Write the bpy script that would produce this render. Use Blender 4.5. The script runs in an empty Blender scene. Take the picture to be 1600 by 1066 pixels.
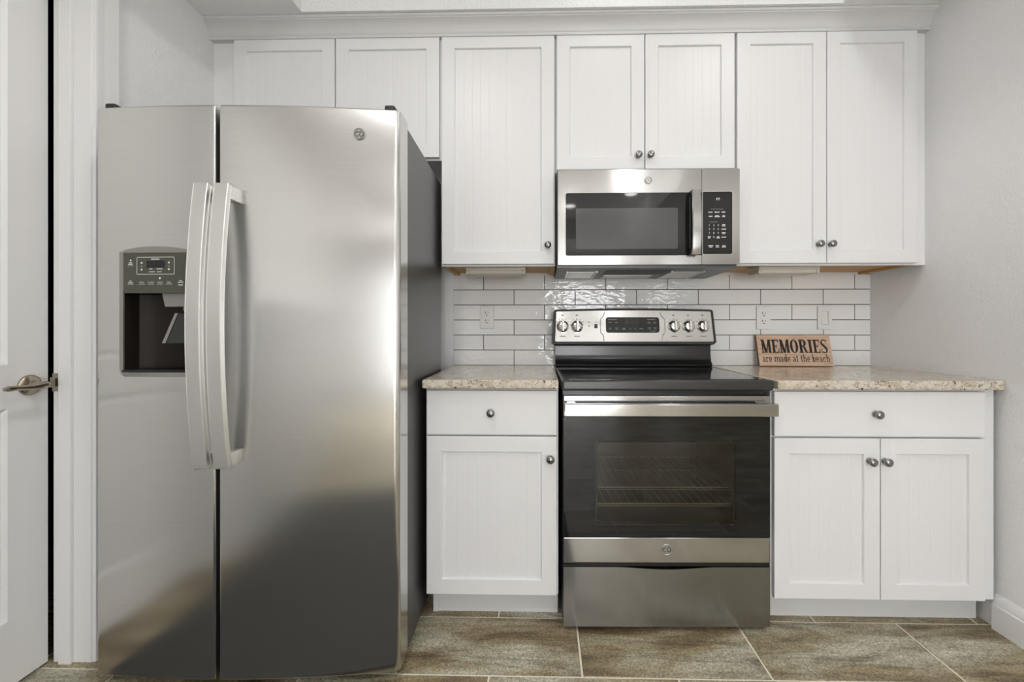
import bpy, bmesh, math, random
from mathutils import Vector, Matrix
random.seed(7)
S = bpy.context.scene
COL = S.collection
PI = math.pi

# ------------------------------------------------------------------ camera
cam_d = bpy.data.cameras.new('camera')
cam = bpy.data.objects.new('camera', cam_d)
COL.objects.link(cam)
cam.location = (0.0, -2.17, 1.0672)
cam.rotation_euler = (PI / 2, 0, 0.0213)
cam_d.sensor_width = 36.0
cam_d.lens = 36.0 * 669.861 / 1600
cam_d.shift_x = -36.5 / 1600
cam_d.shift_y = -16.67 / 1600
cam_d.clip_start = 0.02
S.camera = cam

# ------------------------------------------------------------------ light, exposure
S.view_settings.view_transform = 'Standard'
S.view_settings.look = 'None'
S.view_settings.exposure = 0.12
S.view_settings.gamma = 1.0
S.view_settings.use_curve_mapping = False

world = bpy.data.worlds.new('world')
S.world = world
world.use_nodes = True
bg = world.node_tree.nodes['Background']
bg.inputs[0].default_value = (0.80, 0.90, 1.0, 1)
bg.inputs[1].default_value = 1.2


def area_light(name, loc, rot, sx, sy, power, color=(1, 1, 1), shape='RECTANGLE', spread=PI):
    d = bpy.data.lights.new(name, 'AREA')
    d.shape = shape
    d.size = sx
    if shape == 'RECTANGLE':
        d.size_y = sy
    d.energy = power
    d.color = color
    d.spread = spread
    o = bpy.data.objects.new(name, d)
    o.location = loc
    o.rotation_euler = rot
    COL.objects.link(o)
    return o


# daylight through the two far windows, plus an added side fill lamp
area_light('window_or_fill_light', (0.80, -6.66, 1.10), (PI / 2, 0, 0), 1.30, 2.0, 112, (1.0, 0.976, 0.982))
area_light('window_or_fill_light', (-1.63, -5.05, 1.12), (PI / 2, 0, -PI / 2), 1.5, 1.9, 270, (1.0, 0.976, 0.982))  # added fill lamp behind the made-up side window, for the right wall
area_light('window_or_fill_light', (2.40, -6.66, 1.30), (PI / 2, 0, 0), 0.55, 1.4, 30, (1.0, 0.976, 0.982))
# recessed can lamps of the tray ceiling: (x, y, power)
CANS = [(0.30, -0.70, 0.30), (1.02, -1.15, 3.0), (-0.45, -1.45, 6.0),
        (0.80, -2.75, 6.0), (-0.45, -2.75, 6.5), (1.03, -3.74, 0.6), (0.33, -4.23, 0.6)]
TRAY_Z = 2.70
for i, (x, y, p) in enumerate(CANS):
    area_light('can_lamp_light', (x, y, TRAY_Z - 0.012), (0, 0, 0), 0.13, 0.13, p, (1.0, 0.982, 0.978), 'DISK', PI * 0.94)


# ------------------------------------------------------------------ materials
def mat(name, color=(0.8, 0.8, 0.8), rough=0.5, metal=0.0, spec=0.5, aniso=0.0, coat=0.0):
    m = bpy.data.materials.new(name)
    m.use_nodes = True
    b = m.node_tree.nodes['Principled BSDF']
    b.inputs['Base Color'].default_value = (*color, 1)
    b.inputs['Roughness'].default_value = rough
    b.inputs['Metallic'].default_value = metal
    b.inputs['Specular IOR Level'].default_value = spec
    b.inputs['Anisotropic'].default_value = aniso
    b.inputs['Coat Weight'].default_value = coat
    return m


def N(m, t, **kw):
    n = m.node_tree.nodes.new(t)
    for k, v in kw.items():
        if k.startswith('i_'):
            key = k[2:].replace('_', ' ')
            n.inputs[key].default_value = v
        else:
            setattr(n, k, v)
    return n


def L(m, a, b):
    m.node_tree.links.new(a, b)


def P(m):
    return m.node_tree.nodes['Principled BSDF']


def bump(m, scale, strength, dist=0.01, stretch=None, detail=3.0, rough=0.55):
    tc = N(m, 'ShaderNodeTexCoord')
    src = tc.outputs['Object']
    if stretch:
        mp = N(m, 'ShaderNodeMapping')
        mp.inputs['Scale'].default_value = stretch
        L(m, src, mp.inputs['Vector'])
        src = mp.outputs['Vector']
    nz = N(m, 'ShaderNodeTexNoise')
    nz.inputs['Scale'].default_value = scale
    nz.inputs['Detail'].default_value = detail
    nz.inputs['Roughness'].default_value = rough
    L(m, src, nz.inputs['Vector'])
    bp = N(m, 'ShaderNodeBump')
    bp.inputs['Strength'].default_value = strength
    bp.inputs['Distance'].default_value = dist
    L(m, nz.outputs['Fac'], bp.inputs['Height'])
    L(m, bp.outputs['Normal'], P(m).inputs['Normal'])
    return bp


def ramp(m, src, stops):
    r = N(m, 'ShaderNodeValToRGB')
    el = r.color_ramp.elements
    while len(el) < len(stops):
        el.new(0.5)
    for e, (p, c) in zip(el, stops):
        e.position = p
        e.color = (*c, 1)
    L(m, src, r.inputs['Fac'])
    return r


M = {}
M['cab'] = mat('cabinet_white_paint', (0.775, 0.773, 0.772), 0.38)
M['trim'] = mat('trim_white_paint', (0.82, 0.817, 0.812), 0.35)
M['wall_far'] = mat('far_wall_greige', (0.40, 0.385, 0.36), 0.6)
M['doorpaint'] = mat('door_white_paint', (0.84, 0.836, 0.826), 0.32)
M['wall'] = mat('wall_paint', (0.845, 0.842, 0.84), 0.6)
bump(M['wall'], 140.0, 0.6, 0.004, detail=2.0)
M['ceil'] = mat('ceiling_paint', (0.84, 0.837, 0.833), 0.8)
M['crown'] = mat('crown_shaded_white', (0.62, 0.617, 0.612), 0.5)  # trim white darkened to carry the shade on the crown
bump(M['ceil'], 90.0, 0.5, 0.006, detail=2.0)
M['birch'] = mat('unfinished_birch_plywood', (0.50, 0.29, 0.09), 0.5)
M['dark_int'] = mat('closet_unlit_dark', (0.10, 0.10, 0.10), 0.9)  # dark colour put in for the lack of light inside the closet


def steel(name, color, rough, aniso, wav=0.0, wscale=6.0, wst=(1, 1, 1), vertical=False):
    m = mat(name, color, rough, 1.0, aniso=aniso)
    t = N(m, 'ShaderNodeTangent')
    t.direction_type = 'RADIAL'
    t.axis = 'Z'
    L(m, t.outputs['Tangent'], P(m).inputs['Tangent'])
    P(m).inputs['Anisotropic Rotation'].default_value = 0.0 if vertical else 0.25
    tc = N(m, 'ShaderNodeTexCoord')
    mp = N(m, 'ShaderNodeMapping')
    mp.inputs['Scale'].default_value = (2.0, 2.0, 420.0)
    L(m, tc.outputs['Object'], mp.inputs['Vector'])
    nz = N(m, 'ShaderNodeTexNoise')
    nz.inputs['Scale'].default_value = 3.0
    nz.inputs['Detail'].default_value = 4.0
    L(m, mp.outputs['Vector'], nz.inputs['Vector'])
    r = ramp(m, nz.outputs['Fac'], [(0.3, tuple(c * 0.95 for c in color)), (0.7, tuple(min(1, c * 1.04) for c in color))])
    L(m, r.outputs['Color'], P(m).inputs['Base Color'])
    if wav:
        n2 = N(m, 'ShaderNodeTexNoise')
        n2.inputs['Scale'].default_value = wscale
        n2.inputs['Detail'].default_value = 1.0
        mp2 = N(m, 'ShaderNodeMapping')
        mp2.inputs['Scale'].default_value = wst
        L(m, tc.outputs['Object'], mp2.inputs['Vector'])
        L(m, mp2.outputs['Vector'], n2.inputs['Vector'])
        bp = N(m, 'ShaderNodeBump')
        bp.inputs['Strength'].default_value = wav
        bp.inputs['Distance'].default_value = 0.02
        L(m, n2.outputs['Fac'], bp.inputs['Height'])
        L(m, bp.outputs['Normal'], P(m).inputs['Normal'])
    return m


M['steel_fridge'] = steel('fridge_brushed_steel', (0.70, 0.695, 0.68), 0.21, 0.85, 0.05, 1.0, (2.4, 2.4, 3.0), True)
M['steel'] = steel('brushed_steel', (0.54, 0.533, 0.52), 0.15, 0.6, 0.05, 5.0)
M['steel_dark'] = steel('worn_brushed_steel', (0.32, 0.315, 0.305), 0.22, 0.75, 0.06, 5.0)
M['handle'] = mat('satin_handle_metal', (0.78, 0.775, 0.76), 0.38, 1.0)
M['chrome'] = mat('polished_knob_metal', (0.72, 0.71, 0.69), 0.16, 1.0)
M['nickel'] = mat('antique_nickel', (0.30, 0.295, 0.285), 0.24, 1.0)
M['bronze'] = mat('satin_nickel_lever', (0.44, 0.385, 0.30), 0.27, 1.0)
M['strike'] = mat('strike_plate_metal', (0.50, 0.46, 0.39), 0.35, 1.0)
M['badge'] = mat('badge_metal', (0.62, 0.61, 0.6), 0.28, 1.0)
M['badge_line'] = mat('badge_relief', (0.16, 0.157, 0.153), 0.4, 1.0)
M['clock'] = mat('clock_panel_black', (0.022, 0.022, 0.022), 0.32, spec=0.3)
M['black'] = mat('black_enamel', (0.012, 0.012, 0.012), 0.22)
M['black_matte'] = mat('black_plastic', (0.018, 0.018, 0.018), 0.5)
M['black_glass'] = mat('black_glass', (0.010, 0.010, 0.010), 0.04)
M['ceramic'] = mat('black_ceramic_glass', (0.014, 0.015, 0.016), 0.06)
M['edge_glass'] = mat('cooktop_rim', (0.035, 0.035, 0.033), 0.25)
M['mesh'] = mat('microwave_window_screen', (0.085, 0.085, 0.085), 0.12)
M['case'] = mat('fridge_case_grey', (0.048, 0.047, 0.046), 0.30)
bump(M['case'], 500.0, 0.15, 0.002)
M['dispenser'] = mat('dispenser_bezel', (0.34, 0.33, 0.31), 0.35, 0.6)
M['olive'] = mat('dispenser_panel', (0.075, 0.075, 0.055), 0.25)
M['recess'] = mat('dispenser_recess', (0.020, 0.015, 0.012), 0.5, spec=0.2)
M['paddle'] = mat('dispenser_paddle_plastic', (0.030, 0.032, 0.032), 0.35)
M['screen'] = mat('display_window', (0.012, 0.010, 0.014), 0.1)
M['ink_white'] = mat('white_print', (0.75, 0.75, 0.73), 0.5)
M['ink_grey'] = mat('grey_print', (0.30, 0.30, 0.29), 0.5)
M['ink_dark'] = mat('dark_print', (0.05, 0.05, 0.05), 0.5)
M['ink_black'] = mat('sign_black_ink', (0.022, 0.017, 0.014), 0.7)
M['under'] = mat('microwave_underside', (0.13, 0.13, 0.13), 0.4, 0.6)
M['galv'] = mat('galvanized_metal', (0.50, 0.49, 0.47), 0.35, 0.9)
M['plastic'] = mat('white_device_plastic', (0.78, 0.775, 0.76), 0.3)
M['gasket'] = mat('plate_shadow_line', (0.22, 0.215, 0.21), 0.8)  # dark line standing in for the contact shadow of the plates
M['slot'] = mat('outlet_slot', (0.03, 0.028, 0.025), 0.6)
M['cream'] = mat('fixture_off_white', (0.62, 0.58, 0.50), 0.4)
M['acrylic'] = mat('fixture_diffuser', (0.66, 0.62, 0.55), 0.25)
M['oven_int'] = mat('oven_cavity_enamel', (0.36, 0.33, 0.295), 0.5)
M['rack'] = mat('oven_rack_wire', (0.85, 0.76, 0.58), 0.45, 0.2)
M['grout'] = mat('backsplash_grout', (0.085, 0.083, 0.08), 0.9)
M['window_frame'] = mat('dark_bronze_frame', (0.06, 0.055, 0.05), 0.4)
M['shade_wall'] = mat('partition_shade_tone', (0.47, 0.465, 0.45), 0.6)  # grey that carries the shade of the left wall
M['added_mat'] = mat('added_mat_charcoal', (0.062, 0.060, 0.056), 0.95)
bump(M['added_mat'], 900.0, 0.6, 0.003)
M['fgrout'] = mat('floor_grout', (0.86, 0.80, 0.67), 0.9)
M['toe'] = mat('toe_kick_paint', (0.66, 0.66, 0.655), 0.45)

# lens of the recessed lamps
m = bpy.data.materials.new('lamp_lens')
m.use_nodes = True
nt = m.node_tree
nt.nodes.remove(nt.nodes['Principled BSDF'])
em = nt.nodes.new('ShaderNodeEmission')
em.inputs[0].default_value = (1, 0.98, 0.95, 1)
em.inputs[1].default_value = 9.0
nt.links.new(em.outputs[0], nt.nodes['Material Output'].inputs[0])
M['lens'] = m

# tinted oven glass
def tinted(name, tint, rough):
    m = bpy.data.materials.new(name)
    m.use_nodes = True
    nt = m.node_tree
    nt.nodes.remove(nt.nodes['Principled BSDF'])
    tr = nt.nodes.new('ShaderNodeBsdfTransparent')
    tr.inputs[0].default_value = (*tint, 1)
    gl = nt.nodes.new('ShaderNodeBsdfGlossy')
    gl.inputs['Roughness'].default_value = rough
    gl.inputs[0].default_value = (0.95, 0.95, 0.95, 1)
    fr = nt.nodes.new('ShaderNodeFresnel')
    fr.inputs[0].default_value = 1.5
    mx = nt.nodes.new('ShaderNodeMixShader')
    nt.links.new(fr.outputs[0], mx.inputs[0])
    nt.links.new(tr.outputs[0], mx.inputs[1])
    nt.links.new(gl.outputs[0], mx.inputs[2])
    nt.links.new(mx.outputs[0], nt.nodes['Material Output'].inputs[0])
    return m


M['oven_glass'] = tinted('tinted_oven_glass', (0.62, 0.60, 0.575), 0.03)
M['window_glass'] = tinted('window_glass', (0.97, 0.98, 0.98), 0.0)

# granite
m = mat('granite', (0.7, 0.62, 0.5), 0.15, coat=0.1)
M['granite'] = m
tc = N(m, 'ShaderNodeTexCoord')
n1 = N(m, 'ShaderNodeTexNoise'); n1.inputs['Scale'].default_value = 16; n1.inputs['Detail'].default_value = 6; n1.inputs['Roughness'].default_value = 0.65
n1.inputs['Distortion'].default_value = 1.2
L(m, tc.outputs['Object'], n1.inputs['Vector'])
base = ramp(m, n1.outputs['Fac'], [(0.28, (0.36, 0.27, 0.18)), (0.42, (0.54, 0.46, 0.35)), (0.56, (0.66, 0.61, 0.52)), (0.78, (0.60, 0.57, 0.51))])
n2 = N(m, 'ShaderNodeTexNoise'); n2.inputs['Scale'].default_value = 62; n2.inputs['Detail'].default_value = 5; n2.inputs['Roughness'].default_value = 0.7
n2.inputs['Distortion'].default_value = 2.0
L(m, tc.outputs['Object'], n2.inputs['Vector'])
sp = ramp(m, n2.outputs['Fac'], [(0.0, (1, 1, 1)), (0.405, (1, 1, 1)), (0.435, (0, 0, 0)), (1.0, (0, 0, 0))])
n4 = N(m, 'ShaderNodeTexNoise'); n4.inputs['Scale'].default_value = 11; n4.inputs['Detail'].default_value = 2
L(m, tc.outputs['Object'], n4.inputs['Vector'])
spm = ramp(m, n4.outputs['Fac'], [(0.44, (0.12, 0.12, 0.12)), (0.55, (1, 1, 1))])
mul = N(m, 'ShaderNodeMath', operation='MULTIPLY')
L(m, sp.outputs['Color'], mul.inputs[0]); L(m, spm.outputs['Color'], mul.inputs[1])
n3 = N(m, 'ShaderNodeTexNoise'); n3.inputs['Scale'].default_value = 85; n3.inputs['Detail'].default_value = 3
L(m, tc.outputs['Object'], n3.inputs['Vector'])
tan = ramp(m, n3.outputs['Fac'], [(0.0, (1, 1, 1)), (0.36, (1, 1, 1)), (0.44, (0, 0, 0)), (1, (0, 0, 0))])
mx1 = N(m, 'ShaderNodeMixRGB'); mx1.inputs[2].default_value = (0.30, 0.21, 0.13, 1)
hf = N(m, 'ShaderNodeMath', operation='MULTIPLY'); hf.inputs[1].default_value = 0.6
L(m, tan.outputs['Color'], hf.inputs[0]); L(m, hf.outputs[0], mx1.inputs[0]); L(m, base.outputs['Color'], mx1.inputs[1])
mx2 = N(m, 'ShaderNodeMixRGB'); mx2.inputs[2].default_value = (0.025, 0.020, 0.018, 1)
L(m, mul.outputs[0], mx2.inputs[0]); L(m, mx1.outputs['Color'], mx2.inputs[1])
L(m, mx2.outputs['Color'], P(m).inputs['Base Color'])

# glazed wall tile
m = mat('glazed_white_tile', (0.74, 0.735, 0.72), 0.05)
M['tile'] = m
geo = N(m, 'ShaderNodeNewGeometry')
rr = ramp(m, geo.outputs['Random Per Island'], [(0, (0.80, 0.797, 0.785)), (1, (0.85, 0.848, 0.84))])
L(m, rr.outputs['Color'], P(m).inputs['Base Color'])
bump(m, 34.0, 0.24, 0.010, detail=1.8, stretch=(0.6, 1, 1.3))

# slate look porcelain floor tile
m = mat('slate_floor_tile', (0.25, 0.22, 0.18), 0.42)
M['ftile'] = m
geo = N(m, 'ShaderNodeNewGeometry')
tc = N(m, 'ShaderNodeTexCoord')
off = N(m, 'ShaderNodeMath', operation='MULTIPLY'); off.inputs[1].default_value = 40.0
L(m, geo.outputs['Random Per Island'], off.inputs[0])
cb = N(m, 'ShaderNodeCombineXYZ')
L(m, off.outputs[0], cb.inputs['Z'])
ad = N(m, 'ShaderNodeVectorMath', operation='ADD')
L(m, tc.outputs['Object'], ad.inputs[0]); L(m, cb.outputs[0], ad.inputs[1])
mp = N(m, 'ShaderNodeMapping'); mp.inputs['Scale'].default_value = (0.8, 2.6, 1.0); mp.inputs['Rotation'].default_value = (0, 0, 0.09)
L(m, ad.outputs[0], mp.inputs['Vector'])
# broad colour clouds
n1 = N(m, 'ShaderNodeTexNoise'); n1.inputs['Scale'].default_value = 2.6; n1.inputs['Detail'].default_value = 5; n1.inputs['Roughness'].default_value = 0.6
n1.inputs['Distortion'].default_value = 0.5
L(m, mp.outputs['Vector'], n1.inputs['Vector'])
c1 = ramp(m, n1.outputs['Fac'], [(0.34, (0.155, 0.115, 0.062)), (0.43, (0.27, 0.215, 0.122)), (0.50, (0.345, 0.30, 0.195)), (0.57, (0.40, 0.375, 0.275)), (0.70, (0.52, 0.50, 0.40))])
# dark streaky veins along the tile
mv = N(m, 'ShaderNodeMapping'); mv.inputs['Scale'].default_value = (0.7, 4.5, 1.0); mv.inputs['Rotation'].default_value = (0, 0, 0.13)
L(m, ad.outputs[0], mv.inputs['Vector'])
n3 = N(m, 'ShaderNodeTexNoise'); n3.inputs['Scale'].default_value = 5.0; n3.inputs['Detail'].default_value = 9; n3.inputs['Roughness'].default_value = 0.72
n3.inputs['Distortion'].default_value = 0.8
L(m, mv.outputs['Vector'], n3.inputs['Vector'])
c3 = ramp(m, n3.outputs['Fac'], [(0.32, (0.30, 0.28, 0.26)), (0.42, (0.70, 0.685, 0.66)), (0.50, (0.98, 0.98, 0.98)), (0.66, (1.25, 1.25, 1.25))])
# fine grain
n2 = N(m, 'ShaderNodeTexNoise'); n2.inputs['Scale'].default_value = 170; n2.inputs['Detail'].default_value = 4; n2.inputs['Roughness'].default_value = 0.7
L(m, tc.outputs['Object'], n2.inputs['Vector'])
c2 = ramp(m, n2.outputs['Fac'], [(0.36, (0.50, 0.50, 0.50)), (0.64, (1.48, 1.48, 1.48))])
mx0 = N(m, 'ShaderNodeMixRGB', blend_type='MULTIPLY'); mx0.inputs[0].default_value = 1.0
L(m, c1.outputs['Color'], mx0.inputs[1]); L(m, c3.outputs['Color'], mx0.inputs[2])
mx = N(m, 'ShaderNodeMixRGB', blend_type='MULTIPLY'); mx.inputs[0].default_value = 1.0
L(m, mx0.outputs['Color'], mx.inputs[1]); L(m, c2.outputs['Color'], mx.inputs[2])
L(m, mx.outputs['Color'], P(m).inputs['Base Color'])
bp = N(m, 'ShaderNodeBump'); bp.inputs['Strength'].default_value = 0.25; bp.inputs['Distance'].default_value = 0.003
L(m, n2.outputs['Fac'], bp.inputs['Height']); L(m, bp.outputs['Normal'], P(m).inputs['Normal'])

# sign wood
m = mat('sign_pine', (0.5, 0.34, 0.22), 0.6)
M['pine'] = m
tc = N(m, 'ShaderNodeTexCoord')
mp = N(m, 'ShaderNodeMapping'); mp.inputs['Scale'].default_value = (2.5, 20, 22)
L(m, tc.outputs['Object'], mp.inputs['Vector'])
n1 = N(m, 'ShaderNodeTexNoise'); n1.inputs['Scale'].default_value = 4; n1.inputs['Detail'].default_value = 5; n1.inputs['Distortion'].default_value = 0.8
L(m, mp.outputs['Vector'], n1.inputs['Vector'])
c1 = ramp(m, n1.outputs['Fac'], [(0.3, (0.50, 0.325, 0.205)), (0.55, (0.64, 0.455, 0.33)), (0.75, (0.70, 0.53, 0.41))])
L(m, c1.outputs['Color'], P(m).inputs['Base Color'])
M['pine_edge'] = mat('sign_edge_stain', (0.16, 0.085, 0.04), 0.6)


# ------------------------------------------------------------------ mesh helpers
def new():
    return bmesh.new()


def box(bm, x0, x1, y0, y1, z0, z1, b=0.0, seg=2):
    r = bmesh.ops.create_cube(bm, size=1.0)
    vs = r['verts']
    for v in vs:
        v.co = Vector((x0 + (v.co.x + .5) * (x1 - x0), y0 + (v.co.y + .5) * (y1 - y0), z0 + (v.co.z + .5) * (z1 - z0)))
    if b > 0:
        es = list({e for v in vs for e in v.link_edges})
        bmesh.ops.bevel(bm, geom=es, offset=b, segments=seg, profile=0.5, affect='EDGES')
    return bm


def poly_prism(bm, pts, axis, a0, a1, cap=True):
    """extrude a 2D polygon; axis 'x' -> pts (y,z); 'y' -> pts (x,z); 'z' -> pts (x,y)"""
    def mk(p, a):
        if axis == 'x':
            return Vector((a, p[0], p[1]))
        if axis == 'y':
            return Vector((p[0], a, p[1]))
        return Vector((p[0], p[1], a))
    A = [bm.verts.new(mk(p, a0)) for p in pts]
    B = [bm.verts.new(mk(p, a1)) for p in pts]
    n = len(pts)
    fs = []
    for i in range(n):
        fs.append(bm.faces.new((A[i], A[(i + 1) % n], B[(i + 1) % n], B[i])))
    if cap:
        fs.append(bm.faces.new(A[::-1]))
        fs.append(bm.faces.new(B))
    bmesh.ops.recalc_face_normals(bm, faces=fs)
    return bm


def ring_prism(bm, outer, inner, axis, a0, a1):
    """frame: outer and inner loops with the same count"""
    def mk(p, a):
        if axis == 'x':
            return Vector((a, p[0], p[1]))
        if axis == 'y':
            return Vector((p[0], a, p[1]))
        return Vector((p[0], p[1], a))
    n = len(outer)
    O0 = [bm.verts.new(mk(p, a0)) for p in outer]; O1 = [bm.verts.new(mk(p, a1)) for p in outer]
    I0 = [bm.verts.new(mk(p, a0)) for p in inner]; I1 = [bm.verts.new(mk(p, a1)) for p in inner]
    fs = []
    for i in range(n):
        j = (i + 1) % n
        fs += [bm.faces.new((O0[i], O0[j], O1[j], O1[i])), bm.faces.new((I0[j], I0[i], I1[i], I1[j])),
               bm.faces.new((O0[j], O0[i], I0[i], I0[j])), bm.faces.new((O1[i], O1[j], I1[j], I1[i]))]
    bmesh.ops.recalc_face_normals(bm, faces=fs)
    return bm


def rrect(x0, x1, z0, z1, r, n=6):
    pts = []
    for cx, cz, a in ((x1 - r, z1 - r, 0), (x0 + r, z1 - r, 90), (x0 + r, z0 + r, 180), (x1 - r, z0 + r, 270)):
        for i in range(n + 1):
            t = math.radians(a + 90 * i / n)
            pts.append((cx + r * math.cos(t), cz + r * math.sin(t)))
    return pts


def lathe(bm, prof, origin, direction=(0, -1, 0), seg=28):
    """prof: list of (radius, height) along direction"""
    d = Vector(direction).normalized()
    up = Vector((0, 0, 1)) if abs(d.z) < 0.9 else Vector((1, 0, 0))
    u = d.cross(up).normalized()
    w = u.cross(d).normalized()
    o = Vector(origin)
    rings = []
    for r, h in prof:
        if r < 1e-6:
            rings.append([bm.verts.new(o + d * h)])
        else:
            rings.append([bm.verts.new(o + d * h + (u * math.cos(2 * PI * i / seg) + w * math.sin(2 * PI * i / seg)) * r) for i in range(seg)])
    fs = []
    for a, b in zip(rings, rings[1:]):
        for i in range(seg):
            j = (i + 1) % seg
            if len(a) == 1 and len(b) == 1:
                continue
            if len(a) == 1:
                fs.append(bm.faces.new((a[0], b[j], b[i])))
            elif len(b) == 1:
                fs.append(bm.faces.new((a[i], a[j], b[0])))
            else:
                fs.append(bm.faces.new((a[i], a[j], b[j], b[i])))
    if len(rings[0]) > 1:
        fs.append(bm.faces.new(rings[0]))
    if len(rings[-1]) > 1:
        fs.append(bm.faces.new(rings[-1]))
    bmesh.ops.recalc_face_normals(bm, faces=fs)
    return bm


def tube(bm, pts, r, seg=8, closed=False):
    pts = [Vector(p) for p in pts]
    n = len(pts)
    rings = []
    prev = None
    for i, p in enumerate(pts):
        if closed:
            t = (pts[(i + 1) % n] - pts[i - 1]).normalized()
        else:
            t = (pts[min(i + 1, n - 1)] - pts[max(i - 1, 0)]).normalized()
        if prev is None:
            ref = Vector((0, 0, 1)) if abs(t.z) < 0.9 else Vector((1, 0, 0))
            u = t.cross(ref).normalized()
        else:
            u = (prev - t * prev.dot(t)).normalized()
        prev = u
        w = t.cross(u)
        rad = r[i] if isinstance(r, (list, tuple)) else r
        rings.append([bm.verts.new(p + (u * math.cos(2 * PI * k / seg) + w * math.sin(2 * PI * k / seg)) * rad) for k in range(seg)])
    fs = []
    for i in range(n if closed else n - 1):
        a, b = rings[i], rings[(i + 1) % n]
        for k in range(seg):
            j = (k + 1) % seg
            fs.append(bm.faces.new((a[k], a[j], b[j], b[k])))
    if not closed:
        fs.append(bm.faces.new(rings[0])); fs.append(bm.faces.new(rings[-1]))
    bmesh.ops.recalc_face_normals(bm, faces=fs)
    return bm


def sweep_rect(bm, path, wx, wy):
    """path of (x,y,z); rectangle wx in x, wy in y, swept mostly along z, edges softened"""
    c = 0.18
    sec = []
    for sx, sy in ((1, 1), (-1, 1), (-1, -1), (1, -1)):
        sec += [(sx * wx / 2 * (1 if sx * sy < 0 else 1 - c * .5), sy * wy / 2 * (1 - c if sx * sy < 0 else 1)),
                (sx * wx / 2 * (1 - c * .5 if sx * sy < 0 else 1), sy * wy / 2 * (1 if sx * sy < 0 else 1 - c))]
    rings = [[bm.verts.new(Vector((p[0] + a, p[1] + b, p[2]))) for a, b in sec] for p in path]
    fs = []
    for A, B in zip(rings, rings[1:]):
        for i in range(len(sec)):
            j = (i + 1) % len(sec)
            fs.append(bm.faces.new((A[i], A[j], B[j], B[i])))
    fs.append(bm.faces.new(rings[0])); fs.append(bm.faces.new(rings[-1]))
    bmesh.ops.recalc_face_normals(bm, faces=fs)
    return bm


def obj(name, bm, m, parent=None, off=None, ang=35, origin=None):
    """link one mesh object; verts are written in world-like coordinates, off = location of the thing"""
    me = bpy.data.meshes.new(name)
    if parent is None:
        if origin is None:
            xs = [v.co.x for v in bm.verts]; ys = [v.co.y for v in bm.verts]; zs = [v.co.z for v in bm.verts]
            origin = Vector(((min(xs) + max(xs)) / 2, (min(ys) + max(ys)) / 2, min(zs)))
        off = Vector(origin)
    elif off is None:
        off = parent.get('_o')
        off = Vector(off) if off is not None else Vector((0, 0, 0))
    for v in bm.verts:
        v.co -= off
    bm.to_mesh(me)
    bm.free()
    for p in me.polygons:
        p.use_smooth = True
    me.set_sharp_from_angle(angle=math.radians(ang))
    me.materials.append(M[m] if isinstance(m, str) else m)
    o = bpy.data.objects.new(name, me)
    wnm = o.modifiers.new('weighted_normals', 'WEIGHTED_NORMAL')
    wnm.keep_sharp = True
    wnm.weight = 90
    COL.objects.link(o)
    if parent is not None:
        o.parent = parent
        o['_o'] = tuple(off)
    else:
        o.location = off
        o['_o'] = tuple(off)
    return o


def thing(name, loc, label, cat, rotz=0.0, group=None):
    o = bpy.data.objects.new(name, None)
    o.empty_display_size = 0.05
    o.location = loc
    o.rotation_euler = (0, 0, rotz)
    o['label'] = label
    o['category'] = cat
    o['_o'] = tuple(loc)
    if group:
        o['group'] = group
    COL.objects.link(o)
    return o


def tag(o, label, cat, group=None):
    o['label'] = label
    o['category'] = cat
    if group:
        o['group'] = group
    return o


def struct(name, bm, m, parent=None, ang=35):
    o = obj(name, bm, m, parent, ang=ang)
    if parent is None:
        o['kind'] = 'structure'
    return o


def dup(root, loc, label):
    mapping = {root: root.copy()}
    r = mapping[root]
    COL.objects.link(r)
    r.location = loc
    r['label'] = label

    def rec(src, dst):
        for ch in [o for o in list(COL.objects) if o.parent == src and o not in mapping.values()]:
            c = ch.copy()
            mapping[ch] = c
            COL.objects.link(c)
            c.parent = dst
            rec(ch, c)
    rec(root, r)
    return r


def text_into(bm, s, size, xform, depth=0.0004, align='CENTER', sx=1.0):
    cu = bpy.data.curves.new('lettering', 'FONT')
    cu.body = s
    cu.size = size
    cu.align_x = align
    cu.extrude = depth
    cu.resolution_u = 3
    to = bpy.data.objects.new('lettering_source', cu)
    COL.objects.link(to)
    dg = bpy.context.evaluated_depsgraph_get()
    me = bpy.data.meshes.new_from_object(to.evaluated_get(dg))
    t = bmesh.new()
    t.from_mesh(me)
    for v in t.verts:
        v.co.x *= sx
        v.co = xform(v.co)
    tmp = bpy.data.meshes.new('t')
    t.to_mesh(tmp)
    t.free()
    bm.from_mesh(tmp)
    bpy.data.meshes.remove(tmp)
    bpy.data.meshes.remove(me)
    bpy.data.objects.remove(to)
    bpy.data.curves.remove(cu)


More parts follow.
